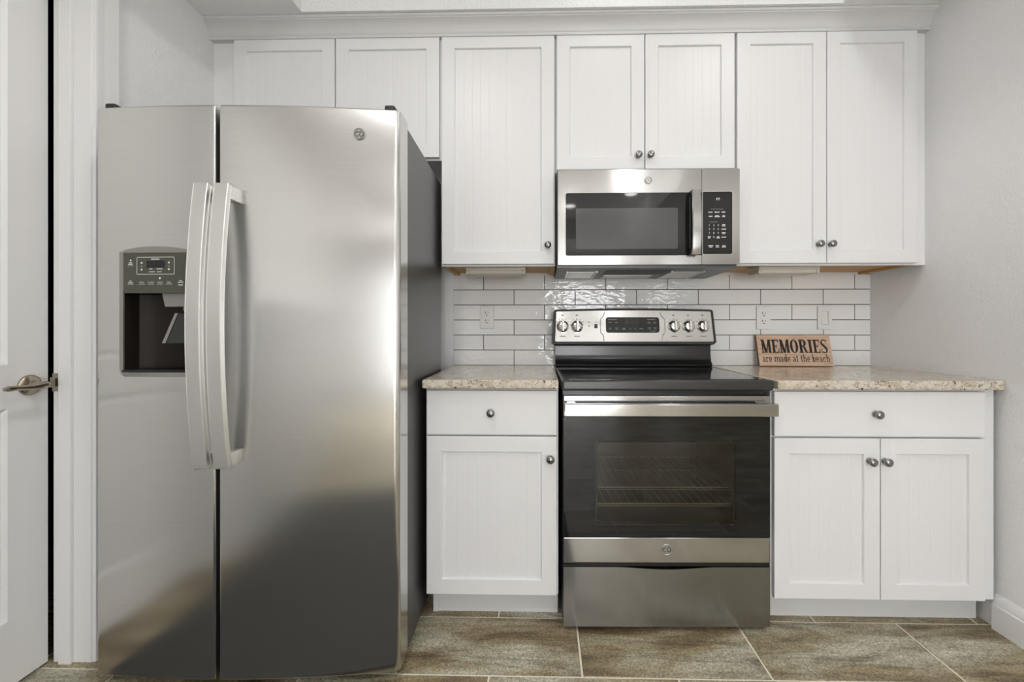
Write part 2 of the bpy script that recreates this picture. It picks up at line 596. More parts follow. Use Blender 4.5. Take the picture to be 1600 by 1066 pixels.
def badge(parent, center, r, tilt=0.0):
    """round metal emblem with raised ring and curling script"""
    cx, cy, cz = center
    bm = new()
    lathe(bm, [(r, 0), (r, 0.0022), (r * 0.93, 0.0034), (r * 0.84, 0.0022), (0, 0.0022)], center, (0, -1, 0), 32)
    b = obj('emblem', bm, 'badge', parent)
    bm = new()
    lathe(bm, [(r * 0.80, 0.0021), (r * 0.80, 0.0028), (r * 0.72, 0.0028), (r * 0.72, 0.0021)], center, (0, -1, 0), 32)
    obj('emblem_ring', bm, 'badge_line', b)
    bm = new()
    y = cy - 0.0026

    def arc(x, z, rad, a0, a1, n=10):
        return [(cx + r * (x + rad * math.cos(math.radians(a0 + (a1 - a0) * i / n))), y, cz + r * (z + rad * math.sin(math.radians(a0 + (a1 - a0) * i / n)))) for i in range(n + 1)]
    w = r * 0.055
    # scrolled G on the left, scrolled E on the right
    tube(bm, arc(-0.22, 0.02, 0.34, 60, 300), w, 6)
    tube(bm, arc(-0.12, -0.20, 0.17, -60, 110), w, 6)
    tube(bm, arc(-0.10, 0.22, 0.16, 0, 200), w, 6)
    tube(bm, arc(0.30, 0.20, 0.20, 20, 260), w, 6)
    tube(bm, arc(0.30, -0.18, 0.22, 95, 330), w, 6)
    tube(bm, arc(0.10, -0.02, 0.55, -30, 20), w, 6)
    for k in range(4):
        a = 45 + 90 * k
        tube(bm, arc(0.58 * math.cos(math.radians(a)), 0.58 * math.sin(math.radians(a)), 0.16, a + 60, a + 290), w * .9, 6)
    obj('emblem_relief', bm, 'badge_line', b)
    return b


# ------------------------------------------------------------------ room shell
XL, XR, YF = -1.455, 1.6166, -6.5
XF = 4.6          # far right side of the wider room behind the camera
Z_SOF = 2.405
# floor tiles
bm = new()
tl, td, g = 0.5815, 0.268, 0.0058
row = 0
y = -0.58 + 2 * td
while y - td > -6.4:
    odd = row % 2
    x = 0.117 + (0.0 if odd == 0 else -0.2885) - tl * 5
    while x < XF + 0.3:
        x0, x1 = max(x + g / 2, XL - 0.9), min(x + tl - g / 2, (XR if y > -1.9 else XF) + 0.1)
        y1 = min(y - g / 2, 0.05)
        if x1 - x0 > 0.01 and y1 - (y - td + g / 2) > 0.01:
            box(bm, x0, x1, y - td + g / 2, y1, -0.01, 0.0, 0.0012, 1)
        x += tl
    y -= td
    row += 1
fl = struct('floor', bm, 'ftile')
bm = new()
box(bm, XL - 0.9, XF + 0.1, YF - 0.1, 0.1, -0.06, -0.0018)
obj('grout', bm, 'fgrout', fl)

bm = new()
box(bm, XL - 0.15, XR + 0.12, 0.0, 0.12, -0.06, 2.8)
struct('wall_back', bm, 'wall')
bm = new()
box(bm, XR, XR + 0.12, -1.95, 0.0, -0.06, 2.8)
box(bm, XR + 0.12, XF + 0.12, -1.95, -1.83, -0.06, 2.8)
box(bm, XF, XF + 0.12, YF - 0.1, -1.95, -0.06, 2.8)
struct('wall_right', bm, 'wall')
# left wall with the doorway
DY0, DY1, DZ = -1.605, -0.8245, 2.32
bm = new()
WX = XL - 0.124
box(bm, WX, XL, DY1 + 0.019, 0.0, -0.06, 2.8)
WL = (-5.85, -4.25, 0.12, 2.10)     # added side window, put in as fill to brighten the right wall
box(bm, WX, XL, WL[1], DY0 - 0.019, -0.06, 2.8)
box(bm, WX, XL, YF - 0.1, WL[0], -0.06, 2.8)
box(bm, WX, XL, WL[0], WL[1], -0.06, WL[2])
box(bm, WX, XL, WL[0], WL[1], WL[3], 2.8)
box(bm, WX, XL, DY0 - 0.019, DY1 + 0.019, DZ + 0.019, 2.8)
struct('wall_left', bm, 'wall')
# wall behind the camera with a sliding glass door and a narrow window
WINS = ((0.22, 1.44, 0.06, 2.08, 1.04), (2.18, 2.62, 0.62, 2.02, 2.42))
bm = new()
xs = [XL] + [v for w in WINS for v in w[:2]] + [XF]
for i in range(0, len(xs), 2):
    box(bm, xs[i], xs[i + 1], YF - 0.12, YF, -0.06, 2.8)
for w in WINS:
    box(bm, w[0], w[1], YF - 0.12, YF, -0.06, w[2])
    box(bm, w[0], w[1], YF - 0.12, YF, w[3], 2.8)
struct('wall_front', bm, 'wall_far')
for k, (wx0, wx1, wz0, wz1, mu) in enumerate(WINS):
    bm = new()
    ring_prism(bm, [(wx0, wz0), (wx1, wz0), (wx1, wz1), (wx0, wz1)], [(wx0 + .05, wz0 + .05), (wx1 - .05, wz0 + .05), (wx1 - .05, wz1 - .05), (wx0 + .05, wz1 - .05)], 'y', YF - 0.09, YF - 0.03)
    box(bm, mu - .05, mu + .05, YF - .085, YF - .035, wz0 + .05, wz1 - .05)
    wn = struct('window_%d' % (k + 1), bm, 'window_frame')
    bm = new()
    box(bm, wx0 + .045, wx1 - .045, YF - 0.064, YF - 0.058, wz0 + .045, wz1 - .045)
    obj('pane', bm, 'window_glass', wn)
bm = new()
ring_prism(bm, [(WL[0], WL[2]), (WL[1], WL[2]), (WL[1], WL[3]), (WL[0], WL[3])], [(WL[0] + .05, WL[2] + .05), (WL[1] - .05, WL[2] + .05), (WL[1] - .05, WL[3] - .05), (WL[0] + .05, WL[3] - .05)], 'x', WX + 0.03, WX + 0.09)
wn = struct('window_3', bm, 'window_frame')  # made-up window framing the added fill lamp
bm = new()
box(bm, WX + 0.055, WX + 0.061, WL[0] + .045, WL[1] - .045, WL[2] + .045, WL[3] - .045)
obj('pane', bm, 'window_glass', wn)  # pane of the added side window
# made-up half-height partition whose darker colour stands in for shade on the left wall
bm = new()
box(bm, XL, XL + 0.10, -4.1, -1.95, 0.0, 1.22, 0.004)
struct('added_shade_partition', bm, 'shade_wall')
# ceiling: low soffit ring with a raised tray
TX0, TX1, TY0, TY1 = -1.02, 1.22, -4.9, -0.392
bm = new()
box(bm, XL, TX0, YF, 0.0, Z_SOF, TRAY_Z + 0.06)
box(bm, TX1, XF, YF, 0.0, Z_SOF, TRAY_Z + 0.06)
box(bm, TX0, TX1, TY1, 0.0, Z_SOF, TRAY_Z + 0.06)
box(bm, TX0, TX1, YF, TY0, Z_SOF, TRAY_Z + 0.06)
box(bm, TX0, TX1, TY0, TY1, TRAY_Z, TRAY_Z + 0.06)
struct('ceiling', bm, 'ceil')
# dark closet behind the ajar door
bm = new()
box(bm, WX - 0.75, WX - 0.70, -1.9, -0.4, -0.02, 2.6)
box(bm, WX - 0.70, WX, -0.45, -0.40, -0.02, 2.6)
box(bm, WX - 0.70, WX, -1.9, -1.85, -0.02, 2.6)
box(bm, WX - 0.75, WX, -1.9, -0.4, 2.6, 2.65)
struct('wall_closet', bm, 'dark_int')
# crown moulding along the top of the wall cabinets
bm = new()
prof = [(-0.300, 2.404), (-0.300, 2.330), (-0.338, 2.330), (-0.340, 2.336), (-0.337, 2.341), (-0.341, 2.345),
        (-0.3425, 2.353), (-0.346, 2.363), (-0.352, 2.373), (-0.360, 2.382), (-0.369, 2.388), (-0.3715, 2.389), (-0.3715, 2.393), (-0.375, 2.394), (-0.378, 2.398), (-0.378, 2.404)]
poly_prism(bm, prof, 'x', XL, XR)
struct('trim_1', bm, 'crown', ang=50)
# baseboard on the right wall
bm = new()
pb = [(XR, 0.0), (XR - 0.016, 0.0), (XR - 0.016, 0.088), (XR - 0.0125, 0.092), (XR - 0.0125, 0.099), (XR - 0.010, 0.104), (XR - 0.008, 0.116), (XR - 0.003, 0.1245), (XR, 0.125)]
A = []
poly_prism(bm, pb, 'y', -1.95, -0.60)
struct('baseboard_right', bm, 'trim', ang=40)
# door jamb with its stop, and the casing on the kitchen side
bm = new()
box(bm, WX, XL, DY1, DY1 + 0.019, 0.0, DZ, 0.001, 1)
box(bm, WX, XL, DY0 - 0.019, DY0, 0.0, DZ, 0.001, 1)
box(bm, WX, XL, DY0, DY1, DZ, DZ + 0.019, 0.001, 1)
box(bm, WX + 0.027, WX + 0.067, DY1 - 0.011, DY1, 0.0, DZ, 0.002, 2)
box(bm, WX + 0.027, WX + 0.067, DY0, DY0 + 0.011, 0.0, DZ, 0.002, 2)
jb = struct('trim_2', bm, 'trim')
bm = new()
zc_ = 1.0672 - (599 - 516.33) * 1.352 / 669.86
box(bm, WX - 0.002, WX + 0.0262, DY1 - 0.0018, DY1 - 0.0002, zc_ - 0.029, zc_ + 0.029, 0.0006, 1)
lathe(bm, [(0.004, 0), (0.004, 0.0008), (0, 0.0016)], (WX + 0.020, DY1 - 0.0018, zc_ - 0.021), (0, -1, 0), 12)
lathe(bm, [(0.004, 0), (0.004, 0.0008), (0, 0.0016)], (WX + 0.020, DY1 - 0.0018, zc_ + 0.021), (0, -1, 0), 12)
box(bm, WX - 0.0025, WX - 0.0005, DY1 - 0.008, DY1, zc_ - 0.016, zc_ + 0.016, 0.0004, 1)
sp_ = obj('strike_plate', bm, 'strike', jb)
sp_['label'] = 'nickel strike plate'
bm = new()
box(bm, WX + 0.008, WX + 0.019, DY1 - 0.0022, DY1 - 0.0017, zc_ - 0.013, zc_ + 0.013)
obj('latch_hole', bm, 'slot', sp_)
bm = new()
# casing profile: (x offset from wall, y offset from opening edge)
cp = [(0, 0.004), (0.011, 0.004), (0.013, 0.010), (0.012, 0.026), (0.0145, 0.030), (0.015, 0.042), (0.019, 0.048), (0.0195, 0.071), (0.017, 0.075), (0, 0.075)]
poly_prism(bm, [(XL + a, DY1 + b) for a, b in cp], 'z', 0.0, DZ + 0.08)
poly_prism(bm, [(XL + a, DY0 - b) for a, b in cp], 'z', 0.0, DZ + 0.08)
box(bm, XL, XL + 0.018, DY0 - 0.004, DY1 + 0.004, DZ + 0.004, DZ + 0.08, 0.003)
struct('trim_3', bm, 'trim', ang=40)

# the ajar door: hinge far to the left of frame, latch edge beside the jamb
hinge = Vector((WX + 0.020, DY0 + 0.004, 0.0))
latch = Vector((-1.590, -0.8305, 0.0))
dirv = (latch - hinge); DW = dirv.length; dirv.normalize()
nrm = Vector((dirv.y, -dirv.x, 0))  # faces the kitchen (+x)
DH = DZ - 0.012


def dpt(s, n, z):
    return hinge + dirv * s + nrm * n + Vector((0, 0, z))


def dbox(bm, s0, s1, n0, n1, z0, z1, b=0.0):
    t = new()
    box(t, s0, s1, n0, n1, z0, z1, b)
    for v in t.verts:
        v.co = dpt(v.co.x, v.co.y, v.co.z)
    tm = bpy.data.meshes.new('t'); t.to_mesh(tm); t.free(); bm.from_mesh(tm); bpy.data.meshes.remove(tm)


def panel_face(bm, s0, s1, z0, z1, zz):
    """moulded recess on the kitchen face: rings stepping into the slab"""
    steps = [(0, 0), (0.004, -0.003), (0.010, -0.0085), (0.020, -0.009), (0.030, -0.003), (0.036, -0.002)]
    rings = []
    for ins, dep in steps:
        rings.append([bm.verts.new(dpt(s, dep, z)) for s, z in ((s0 + ins, z0 + ins), (s1 - ins, z0 + ins), (s1 - ins, z1 - ins), (s0 + ins, z1 - ins))])
    for a, b in zip(rings, rings[1:]):
        for i in range(4):
            bm.faces.new((a[i], a[(i + 1) % 4], b[(i + 1) % 4], b[i]))
    bm.faces.new(rings[-1])


bm = new()
st = 0.1065
P1 = (0.205, 0.835); P2 = (0.965, DH - 0.125)
# front skin as strips around the two panels
for s0, s1, z0, z1 in ((0, st, 0.008, DH), (DW - st, DW, 0.008, DH), (st, DW - st, 0.008, P1[0]), (st, DW - st, P1[1], P2[0]), (st, DW - st, P2[1], DH)):
    vs = [bm.verts.new(dpt(s, 0, z)) for s, z in ((s0, z0), (s1, z0), (s1, z1), (s0, z1))]
    bm.faces.new(vs)
panel_face(bm, st, DW - st, P1[0], P1[1], 0)
panel_face(bm, st, DW - st, P2[0], P2[1], 0)
dbox(bm, 0, DW, -0.035, -0.0105, 0.008, DH)
for s0, s1, z0, z1 in ((0, 0.0, 0, 0),):
    pass
# edges closing skin to core
for a, b in (((0, 0.008), (DW, 0.008)), ((DW, 0.008), (DW, DH)), ((DW, DH), (0, DH)), ((0, DH), (0, 0.008))):
    bm.faces.new([bm.verts.new(v) for v in (dpt(a[0], 0, a[1]), dpt(b[0], 0, b[1]), dpt(b[0], -0.0106, b[1]), dpt(a[0], -0.0106, a[1]))])
bmesh.ops.remove_doubles(bm, verts=bm.verts, dist=0.0002)
bmesh.ops.recalc_face_normals(bm, faces=bm.faces)
for f in bm.faces:
    if (f.calc_center_median() - hinge).dot(nrm) > -0.0102 and f.normal.dot(nrm) < 0:
        f.normal_flip()
door = struct('door_1', bm, 'doorpaint', ang=25)
# lever set
KS, KZ = DW - 0.052, 0.8985
bm = new()
lathe(bm, [(0.0315, 0), (0.0315, 0.003), (0.0295, 0.007), (0.024, 0.010), (0.014, 0.0125), (0.012, 0.02), (0.011, 0.046), (0, 0.047)], dpt(KS, 0, KZ), nrm, 36)
rs = obj('rosette', bm, 'bronze', door)
rs['label'] = 'satin nickel lever rosette'
bm = new()
path = []
for s, n, z in ((0.004, 0.040, 0.0), (0.001, 0.050, 0.001), (-0.006, 0.0545, 0.001), (-0.018, 0.054, -0.001), (-0.034, 0.052, -0.002), (-0.055, 0.051, -0.001), (-0.078, 0.052, 0.001), (-0.098, 0.054, 0.001), (-0.108, 0.054, 0.0)):
    path.append(dpt(KS + s, n, KZ + z))
tube(bm, path, [0.008, 0.0108, 0.0112, 0.0098, 0.0085, 0.0078, 0.0078, 0.0082, 0.005], 12)
obj('lever', bm, 'bronze', rs)


# ------------------------------------------------------------------ cabinets
YU = -0.333      # face of the wall cabinet doors
YB = -0.6285     # face of the base cabinet doors


def cab_door_bm(x0, x1, z0, z1, yf, th=0.019, st=0.054, panel=True):
    bm = new()
    b = 0.0018

    def ring(ins, y):
        return [bm.verts.new((x, y, z)) for x, z in ((x0 + ins, z0 + ins), (x1 - ins, z0 + ins), (x1 - ins, z1 - ins), (x0 + ins, z1 - ins))]

    def skin(A, B):
        for i in range(4):
            bm.faces.new((A[i], A[(i + 1) % 4], B[(i + 1) % 4], B[i]))
    R = [ring(0, yf + th), ring(0, yf + b), ring(b * .4, yf + b * .4), ring(b, yf)]
    for A, B in zip(R, R[1:]):
        skin(A, B)
    bm.faces.new(R[0][::-1])
    if not panel:
        bm.faces.new(R[-1])
    else:
        Q = [R[-1], ring(st, yf), ring(st + 0.0012, yf + 0.0008), ring(st + 0.0045, yf + 0.0115)]
        for A, B in zip(Q, Q[1:]):
            skin(A, B)
        # beadboard
        px0, px1, pz0, pz1 = x0 + st, x1 - st, z0 + st, z1 - st
        pitch = 0.0366
        cx = (px0 + px1) / 2
        n = int((px1 - px0) / pitch) + 2
        xs = [cx + (k - n / 2) * pitch for k in range(n + 1)]
        yp = yf + 0.0085
        cols = [(px0, yp)]
        for x in xs:
            for dx, dd in ((-0.0040, 0), (-0.0022, 0.0003), (-0.0012, 0.0006), (0.0002, 0.0001), (0.0014, 0.0)):
                if px0 + 0.001 < x + dx < px1 - 0.001:
                    cols.append((x + dx, yp + dd))
        cols.append((px1, yp))
        lo = [bm.verts.new((x, y, pz0)) for x, y in cols]
        hi = [bm.verts.new((x, y, pz1)) for x, y in cols]
        for i in range(len(cols) - 1):
            bm.faces.new((lo[i], lo[i + 1], hi[i + 1], hi[i]))
    bmesh.ops.recalc_face_normals(bm, faces=bm.faces)
    if panel:
        for f in bm.faces:
            if f.normal.y > 0.5 and f.calc_center_median().y < yf + th * .7:
                f.normal_flip()
    return bm


def knob(parent, x, y, z):
    bm = new()
    lathe(bm, [(0.0105, 0), (0.0105, 0.002), (0.0085, 0.005), (0.0058, 0.009), (0.0062, 0.013), (0.0115, 0.0165), (0.0148, 0.0205), (0.0142, 0.0245), (0.0105, 0.0275), (0.0055, 0.0290), (0, 0.0295)], (x, y, z), (0, -1, 0), 24)
    k = obj('knob', bm, 'nickel', parent, ang=60)
    k['label'] = 'round antique nickel knob'
    return k


def wall_cab(name, label, x0, x1, z0, z1, doors, knobs, under='birch', fillL=None, fillR=None):
    t = thing(name, ((x0 + x1) / 2, 0.0, z0), label, 'cabinet')
    yb = YU + 0.0205
    bm = new()
    zz = z0 - 0.007
    # sides, top, back, recessed bottom and face frame
    box(bm, x0, x0 + 0.016, yb, -0.002, zz, z1)
    box(bm, x1 - 0.016, x1, yb, -0.002, zz, z1)
    box(bm, x0 + 0.016, x1 - 0.016, yb, -0.002, z1 - 0.016, z1)
    box(bm, x0 + 0.016, x1 - 0.016, -0.012, -0.002, zz, z1 - 0.016)
    box(bm, x0 + 0.016, x1 - 0.016, yb, yb + 0.018, zz, z0 + 0.03)
    box(bm, x0 + 0.016, x1 - 0.016, yb, yb + 0.018, z1 - 0.05, z1 - 0.016)
    box(bm, (x0 + x1) / 2 - .02, (x0 + x1) / 2 + .02, yb, yb + 0.018, z0 + 0.03, z1 - 0.05)
    if fillL is not None:
        box(bm, fillL, x0, yb, yb + 0.018, zz, z1)
    if fillR is not None:
        box(bm, x1, fillR, yb, yb + 0.018, zz, z1)
    obj('carcass', bm, 'cab', t)
    bm = new()
    box(bm, x0 + 0.0165, x1 - 0.0165, yb + 0.0185, -0.0125, z0 + 0.004, z0 + 0.014)
    if under == 'birch':
        # raw inner faces of the sides hanging below the bottom panel
        box(bm, x0 + 0.0005, x0 + 0.0158, yb + 0.0005, -0.0025, zz - 0.0008, zz - 0.0001)
        box(bm, x1 - 0.0158, x1 - 0.0005, yb + 0.0005, -0.0025, zz - 0.0008, zz - 0.0001)
        box(bm, x0 + 0.0165, x0 + 0.0225, yb + 0.0185, -0.0125, zz, z0 + 0.004)
        box(bm, x1 - 0.0225, x1 - 0.0165, yb + 0.0185, -0.0125, zz, z0 + 0.004)
    o = obj('bottom_panel', bm, under, t)
    if under == 'birch':
        o['label'] = 'raw honey coloured plywood underside'
    ds = []
    for dx0, dx1 in doors:
        ds.append(obj('door', cab_door_bm(dx0, dx1, z0, z1 - 0.002, YU), 'cab', t, ang=30))
    for di, kx, kz in knobs:
        knob(ds[di], kx, YU, kz)
    return t


ZT = 2.339
wall_cab('wall_cabinet', 'short white two-door wall cabinet above the refrigerator', -1.361, -0.4475, 1.813, ZT,
         [(-1.3524, -0.9090), (-0.9040, -0.4540)], [(0, -0.945, 1.852), (1, -0.868, 1.852)], under='cab', fillL=XL)
wall_cab('wall_cabinet', 'tall white single-door wall cabinet between refrigerator and microwave', -0.4465, 0.0462, 1.352, ZT,
         [(-0.4430, 0.0417)], [(0, 0.0141, 1.430)])
wall_cab('wall_cabinet', 'white two-door wall cabinet directly above the microwave', 0.0474, 0.8118, 1.755, ZT,
         [(0.0527, 0.4262), (0.4300, 0.8071)], [(0, 0.3985, 1.8105), (1, 0.4493, 1.8105)], under='cab')
wall_cab('wall_cabinet', 'tall white two-door wall cabinet against the right wall', 0.8130, 1.5740, 1.352, ZT,
         [(0.8179, 1.1915), (1.1945, 1.5696)], [(0, 1.1568, 1.4305), (1, 1.2067, 1.4303)], fillR=XR - 0.0005)


def base_cab(label, x0, x1, drawer, dknob, doors, knobs, fillR=None):
    t = thing('base_cabinet', ((x0 + x1) / 2, -0.3, 0.0), label, 'cabinet')
    yb = YB + 0.0205
    bm = new()
    box(bm, x0, x1, yb, -0.012, 0.108, 0.8585)
    if fillR is not None:
        box(bm, x1, fillR, yb, yb + 0.018, 0.108, 0.8585)
    obj('carcass', bm, 'cab', t)
    bm = new()
    xe = x1 if fillR is None else fillR
    box(bm, x0 + 0.012, xe, -0.546, -0.52, 0.0, 0.108)
    box(bm, x0 + 0.010, x0 + 0.030, -0.551, -0.546, 0.0, 0.108, 0.001)
    obj('toe_kick', bm, 'toe', t)
    d = obj('drawer', cab_door_bm(drawer[0], drawer[1], 0.6905, 0.8500, YB, panel=False), 'cab', t, ang=30)
    knob(d, dknob, YB, 0.771)
    ds = [obj('door', cab_door_bm(a, b, 0.113, 0.6840, YB), 'cab', t, ang=30) for a, b in doors]
    for di, kx, kz in knobs:
        knob(ds[di], kx, YB, kz)
    return t


base_cab('narrow white base cabinet with one drawer between refrigerator and range', -0.4322, 0.0500, (-0.4262, 0.0442), -0.1922,
         [(-0.4262, 0.0442)], [(0, 0.0209, 0.607)])
base_cab('wide white base cabinet with two doors right of the range', 0.8130, 1.5580, (0.8172, 1.5514), 1.170,
         [(0.8172, 1.1868), (1.1902, 1.5514)], [(0, 1.1482, 0.605), (1, 1.2006, 0.605)], fillR=XR - 0.017)


def counter(label, pts):
    bm = new()
    poly_prism(bm, pts, 'z', 0.8595, 0.8916)
    es = [e for e in bm.edges if abs(e.verts[0].co.z - e.verts[1].co.z) < 1e-5 and (e.verts[0].co.y < -0.6 or e.verts[1].co.y < -0.6)]
    bmesh.ops.bevel(bm, geom=es, offset=0.005, segments=3, profile=0.5, affect='EDGES')
    o = obj('granite_countertop', bm, 'granite', ang=40)
    return tag(o, label, 'countertop')


counter('short speckled granite countertop left of the range', [(-0.459, -0.0005), (-0.434, -0.656), (0.0490, -0.656), (0.0490, -0.0005)])
counter('long speckled granite countertop right of the range', [(0.8150, -0.0005), (0.8150, -0.656), (1.585, -0.656), (XR - 0.001, -0.632), (XR - 0.001, -0.0005)])

# ------------------------------------------------------------------ backsplash
bm = new()
zc, ph, pv = 0.8918, 0.308, 0.0760
bx0, bx1, bz1 = -0.4600, XR - 0.0005, 1.3600
gg = 0.0032
for k in range(7):
    z0 = zc + k * pv + (gg / 2 if k else 0.001)
    z1 = min(zc + (k + 1) * pv - gg / 2, bz1)
    offx = 0.154 if k % 2 == 0 else 0.0
    x = -0.3079 + offx - 2 * ph
    while x < bx1:
        a, b = max(x + gg / 2, bx0), min(x + ph - gg / 2, bx1)
        if b - a > 0.006 and z1 - z0 > 0.004:
            t = new()
            box(t, a, b, -0.0085, -0.001, z0, z1, 0.0014, 2)
            c = Vector(((a + b) / 2, -0.0085, (z0 + z1) / 2))
            rot = Matrix.Rotation(random.uniform(-.0016, .0016), 4, 'X') @ Matrix.Rotation(random.uniform(-.0012, .0012), 4, 'Z')
            for v in t.verts:
                v.co = c + rot @ (v.co - c)
            tm = bpy.data.meshes.new('t'); t.to_mesh(tm); t.free(); bm.from_mesh(tm); bpy.data.meshes.remove(tm)
        x += ph
bs = obj('tile_backsplash', bm, 'tile')
tag(bs, 'glossy white subway tile backsplash with grey grout on the wall behind the range', 'backsplash')
bm = new()
box(bm, bx0, bx1, -0.0068, -0.0004, zc, bz1)
obj('grout', bm, 'grout', bs)


# ------------------------------------------------------------------ outlets, switch, sign, lights
def outlet(loc):
    t = thing('wall_outlet', loc, 'white duplex outlet on the tile left of the range', 'outlet', group='outlets on the backsplash')
    x, y, z = loc
    bm = new()
    box(bm, x - .0345, x + .0345, y - .0062, y - .0012, z - .0565, z + .0565, 0.0014, 2)
    obj('cover_plate', bm, 'plastic', t)
    bm = new()
    box(bm, x - .0352, x + .0352, y - .0014, y, z - .0572, z + .0572)
    obj('gasket', bm, 'gasket', t)  # dark sheet behind the plate, painted as its contact shadow
    for s in (1, -1):
        bm = new()
        zz = z + s * 0.0195
        poly_prism(bm, rrect(x - .0168, x + .0168, zz - .0165, zz + .0165, 0.005, 4), 'y', y - .0075, y - .0052)
        r = obj('receptacle', bm, 'plastic', t)
        bm = new()
        box(bm, x - .0085, x - .0058, y - .0079, y - .0072, zz - .001, zz + .009)
        box(bm, x + .0058, x + .0080, y - .0079, y - .0072, zz, zz + .008)
        lathe(bm, [(0.0030, 0), (0.0030, 0.0006)], (x, y - .0073, zz - .009), (0, -1, 0), 12)
        obj('slots', bm, 'slot', r)
    for s in (1, -1):
        bm = new()
        lathe(bm, [(0.003, 0), (0.003, 0.001), (0, 0.0015)], (x, y - .0055, z + s * 0.046), (0, -1, 0), 12)
        obj('screw', bm, 'plastic', t)
    return t


o1 = outlet((-0.2905, -0.0088, 1.1335))
dup(o1, (1.0902, -0.0088, 1.1295), 'white duplex outlet on the tile above the wooden sign')

lc = (1.3899, -0.0088, 1.1290)
t = thing('light_switch', lc, 'white rocker light switch on the tile nearest the right wall', 'switch')
x, y, z = lc
bm = new()
ring_prism(bm, [(x - .0345, z - .0565), (x + .0345, z - .0565), (x + .0345, z + .0565), (x - .0345, z + .0565)],
           [(x - .017, z - .0335), (x + .017, z - .0335), (x + .017, z + .0335), (x - .017, z + .0335)], 'y', y - .0062, y - .0012)
obj('cover_plate', bm, 'plastic', t)
bm = new()
box(bm, x - .0352, x + .0352, y - .0014, y, z - .0572, z + .0572)
obj('gasket', bm, 'gasket', t)  # same painted contact-shadow outline behind the switch plate
bm = new()
poly_prism(bm, [(y - .0010, z - .033), (y - .0072, z - .032), (y - .0035, z), (y - .0020, z + .033), (y - .0002, z + .033), (y - .0002, z - .033)], 'x', x - .0155, x + .0155)
obj('rocker', bm, 'plastic', t)

# under-cabinet lights
def uc_light(x0, x1, label):
    cx = (x0 + x1) / 2
    t = thing('under_cabinet_light', (cx, -0.20, 1.317), label, 'light fixture', group='slim lights under the wall cabinets')
    w = (x1 - x0) / 2
    bm = new()
    box(bm, cx - w, cx + w, -0.262, -0.150, 1.336, 1.3555, 0.003)
    obj('housing', bm, 'cream', t)
    bm = new()
    poly_prism(bm, [(-0.258, 1.3358), (-0.252, 1.322), (-0.240, 1.318), (-0.170, 1.318), (-0.158, 1.322), (-0.152, 1.3358)], 'x', cx - w + 0.014, cx + w - 0.014)
    obj('diffuser', bm, 'acrylic', t)
    for s in (-1, 1):
        bm = new()
        box(bm, cx + s * (w - 0.0065) - 0.0065, cx + s * (w - 0.0065) + 0.0065, -0.258, -0.152, 1.319, 1.3358, 0.002)
        obj('end_cap', bm, 'cream', t)
    return t


u1 = uc_light(-0.352, -0.085, 'slim off-white light under the cabinet left of the microwave')
dup(u1, (1.078, -0.20, 1.317), 'slim off-white light under the cabinet right of the microwave')

# wooden sign: two blocks of lettering drawn as strokes
sx0, sx1 = 1.0389, 1.3925
yb_, zb_ = -0.079, 0.8919
yt_, zt_ = -0.040, 1.0405
t = thing('wooden_sign', ((sx0 + sx1) / 2, -0.07, zb_), 'small pine plank sign with black lettering leaning on the tile', 'sign')
up = Vector((0, yt_ - yb_, zt_ - zb_)); SH = up.length; up.normalize()
nn = Vector((0, -up.z, up.y))


def spt(u, v, n=0.0):
    return Vector((sx0 + u, yb_, zb_)) + up * v + nn * n


bm = new()
SW = sx1 - sx0
t2 = new()
box(t2, 0, SW, 0, 0.016, 0, SH, 0.001, 1)
for v in t2.verts:
    v.co = spt(v.co.x, v.co.z, -v.co.y)
lowest = min(v.co.z for v in t2.verts)
dz = zb_ - lowest
for v in t2.verts:
    v.co.z += dz
tm = bpy.data.meshes.new('t'); t2.to_mesh(tm); t2.free(); bm.from_mesh(tm); bpy.data.meshes.remove(tm)
board = obj('board', bm, 'pine', t)
bm = new()
t2 = new()
box(t2, -0.0006, 0.0, 0.0005, 0.0155, 0.0005, SH - 0.0005)
box(t2, 0.0005, SW - .0005, 0.0005, 0.0155, SH, SH + 0.0005)
for v in t2.verts:
    v.co = spt(v.co.x, v.co.z, -v.co.y) + Vector((0, 0, dz))
tm = bpy.data.meshes.new('t'); t2.to_mesh(tm); t2.free(); bm.from_mesh(tm); bpy.data.meshes.remove(tm)
eb = obj('stained_edge', bm, 'pine_edge', board)

bm = new()
INK = 0.0008


def quad_uv(pts):
    f = [bm.verts.new(spt(u, v, INK) + Vector((0, 0, dz))) for u, v in pts]
    bm.faces.new(f)


def bar(u0, v0, u1, v1, w):
    """stroke with horizontal width w between two points"""
    quad_uv([(u0 - w / 2, v0), (u0 + w / 2, v0), (u1 + w / 2, v1), (u1 - w / 2, v1)])


def hbar(u0, u1, v, h):
    quad_uv([(u0, v - h / 2), (u1, v - h / 2), (u1, v + h / 2), (u0, v + h / 2)])


def arcst(cu, cv, ru, rv, a0, a1, wi, wo=None, n=18):
    """elliptic stroke, thicker on its sides (wi) than at top and bottom (wo)"""
    wo = wi if wo is None else wo
    prev = None
    for i in range(n + 1):
        a = math.radians(a0 + (a1 - a0) * i / n)
        ca, sa = math.cos(a), math.sin(a)
        p = (cu + ru * ca, cv + rv * sa)
        q = (cu + (ru - wi) * ca, cv + (rv - wo) * sa)
        if prev:
            quad_uv([prev[1], prev[0], p, q])
        prev = (p, q)


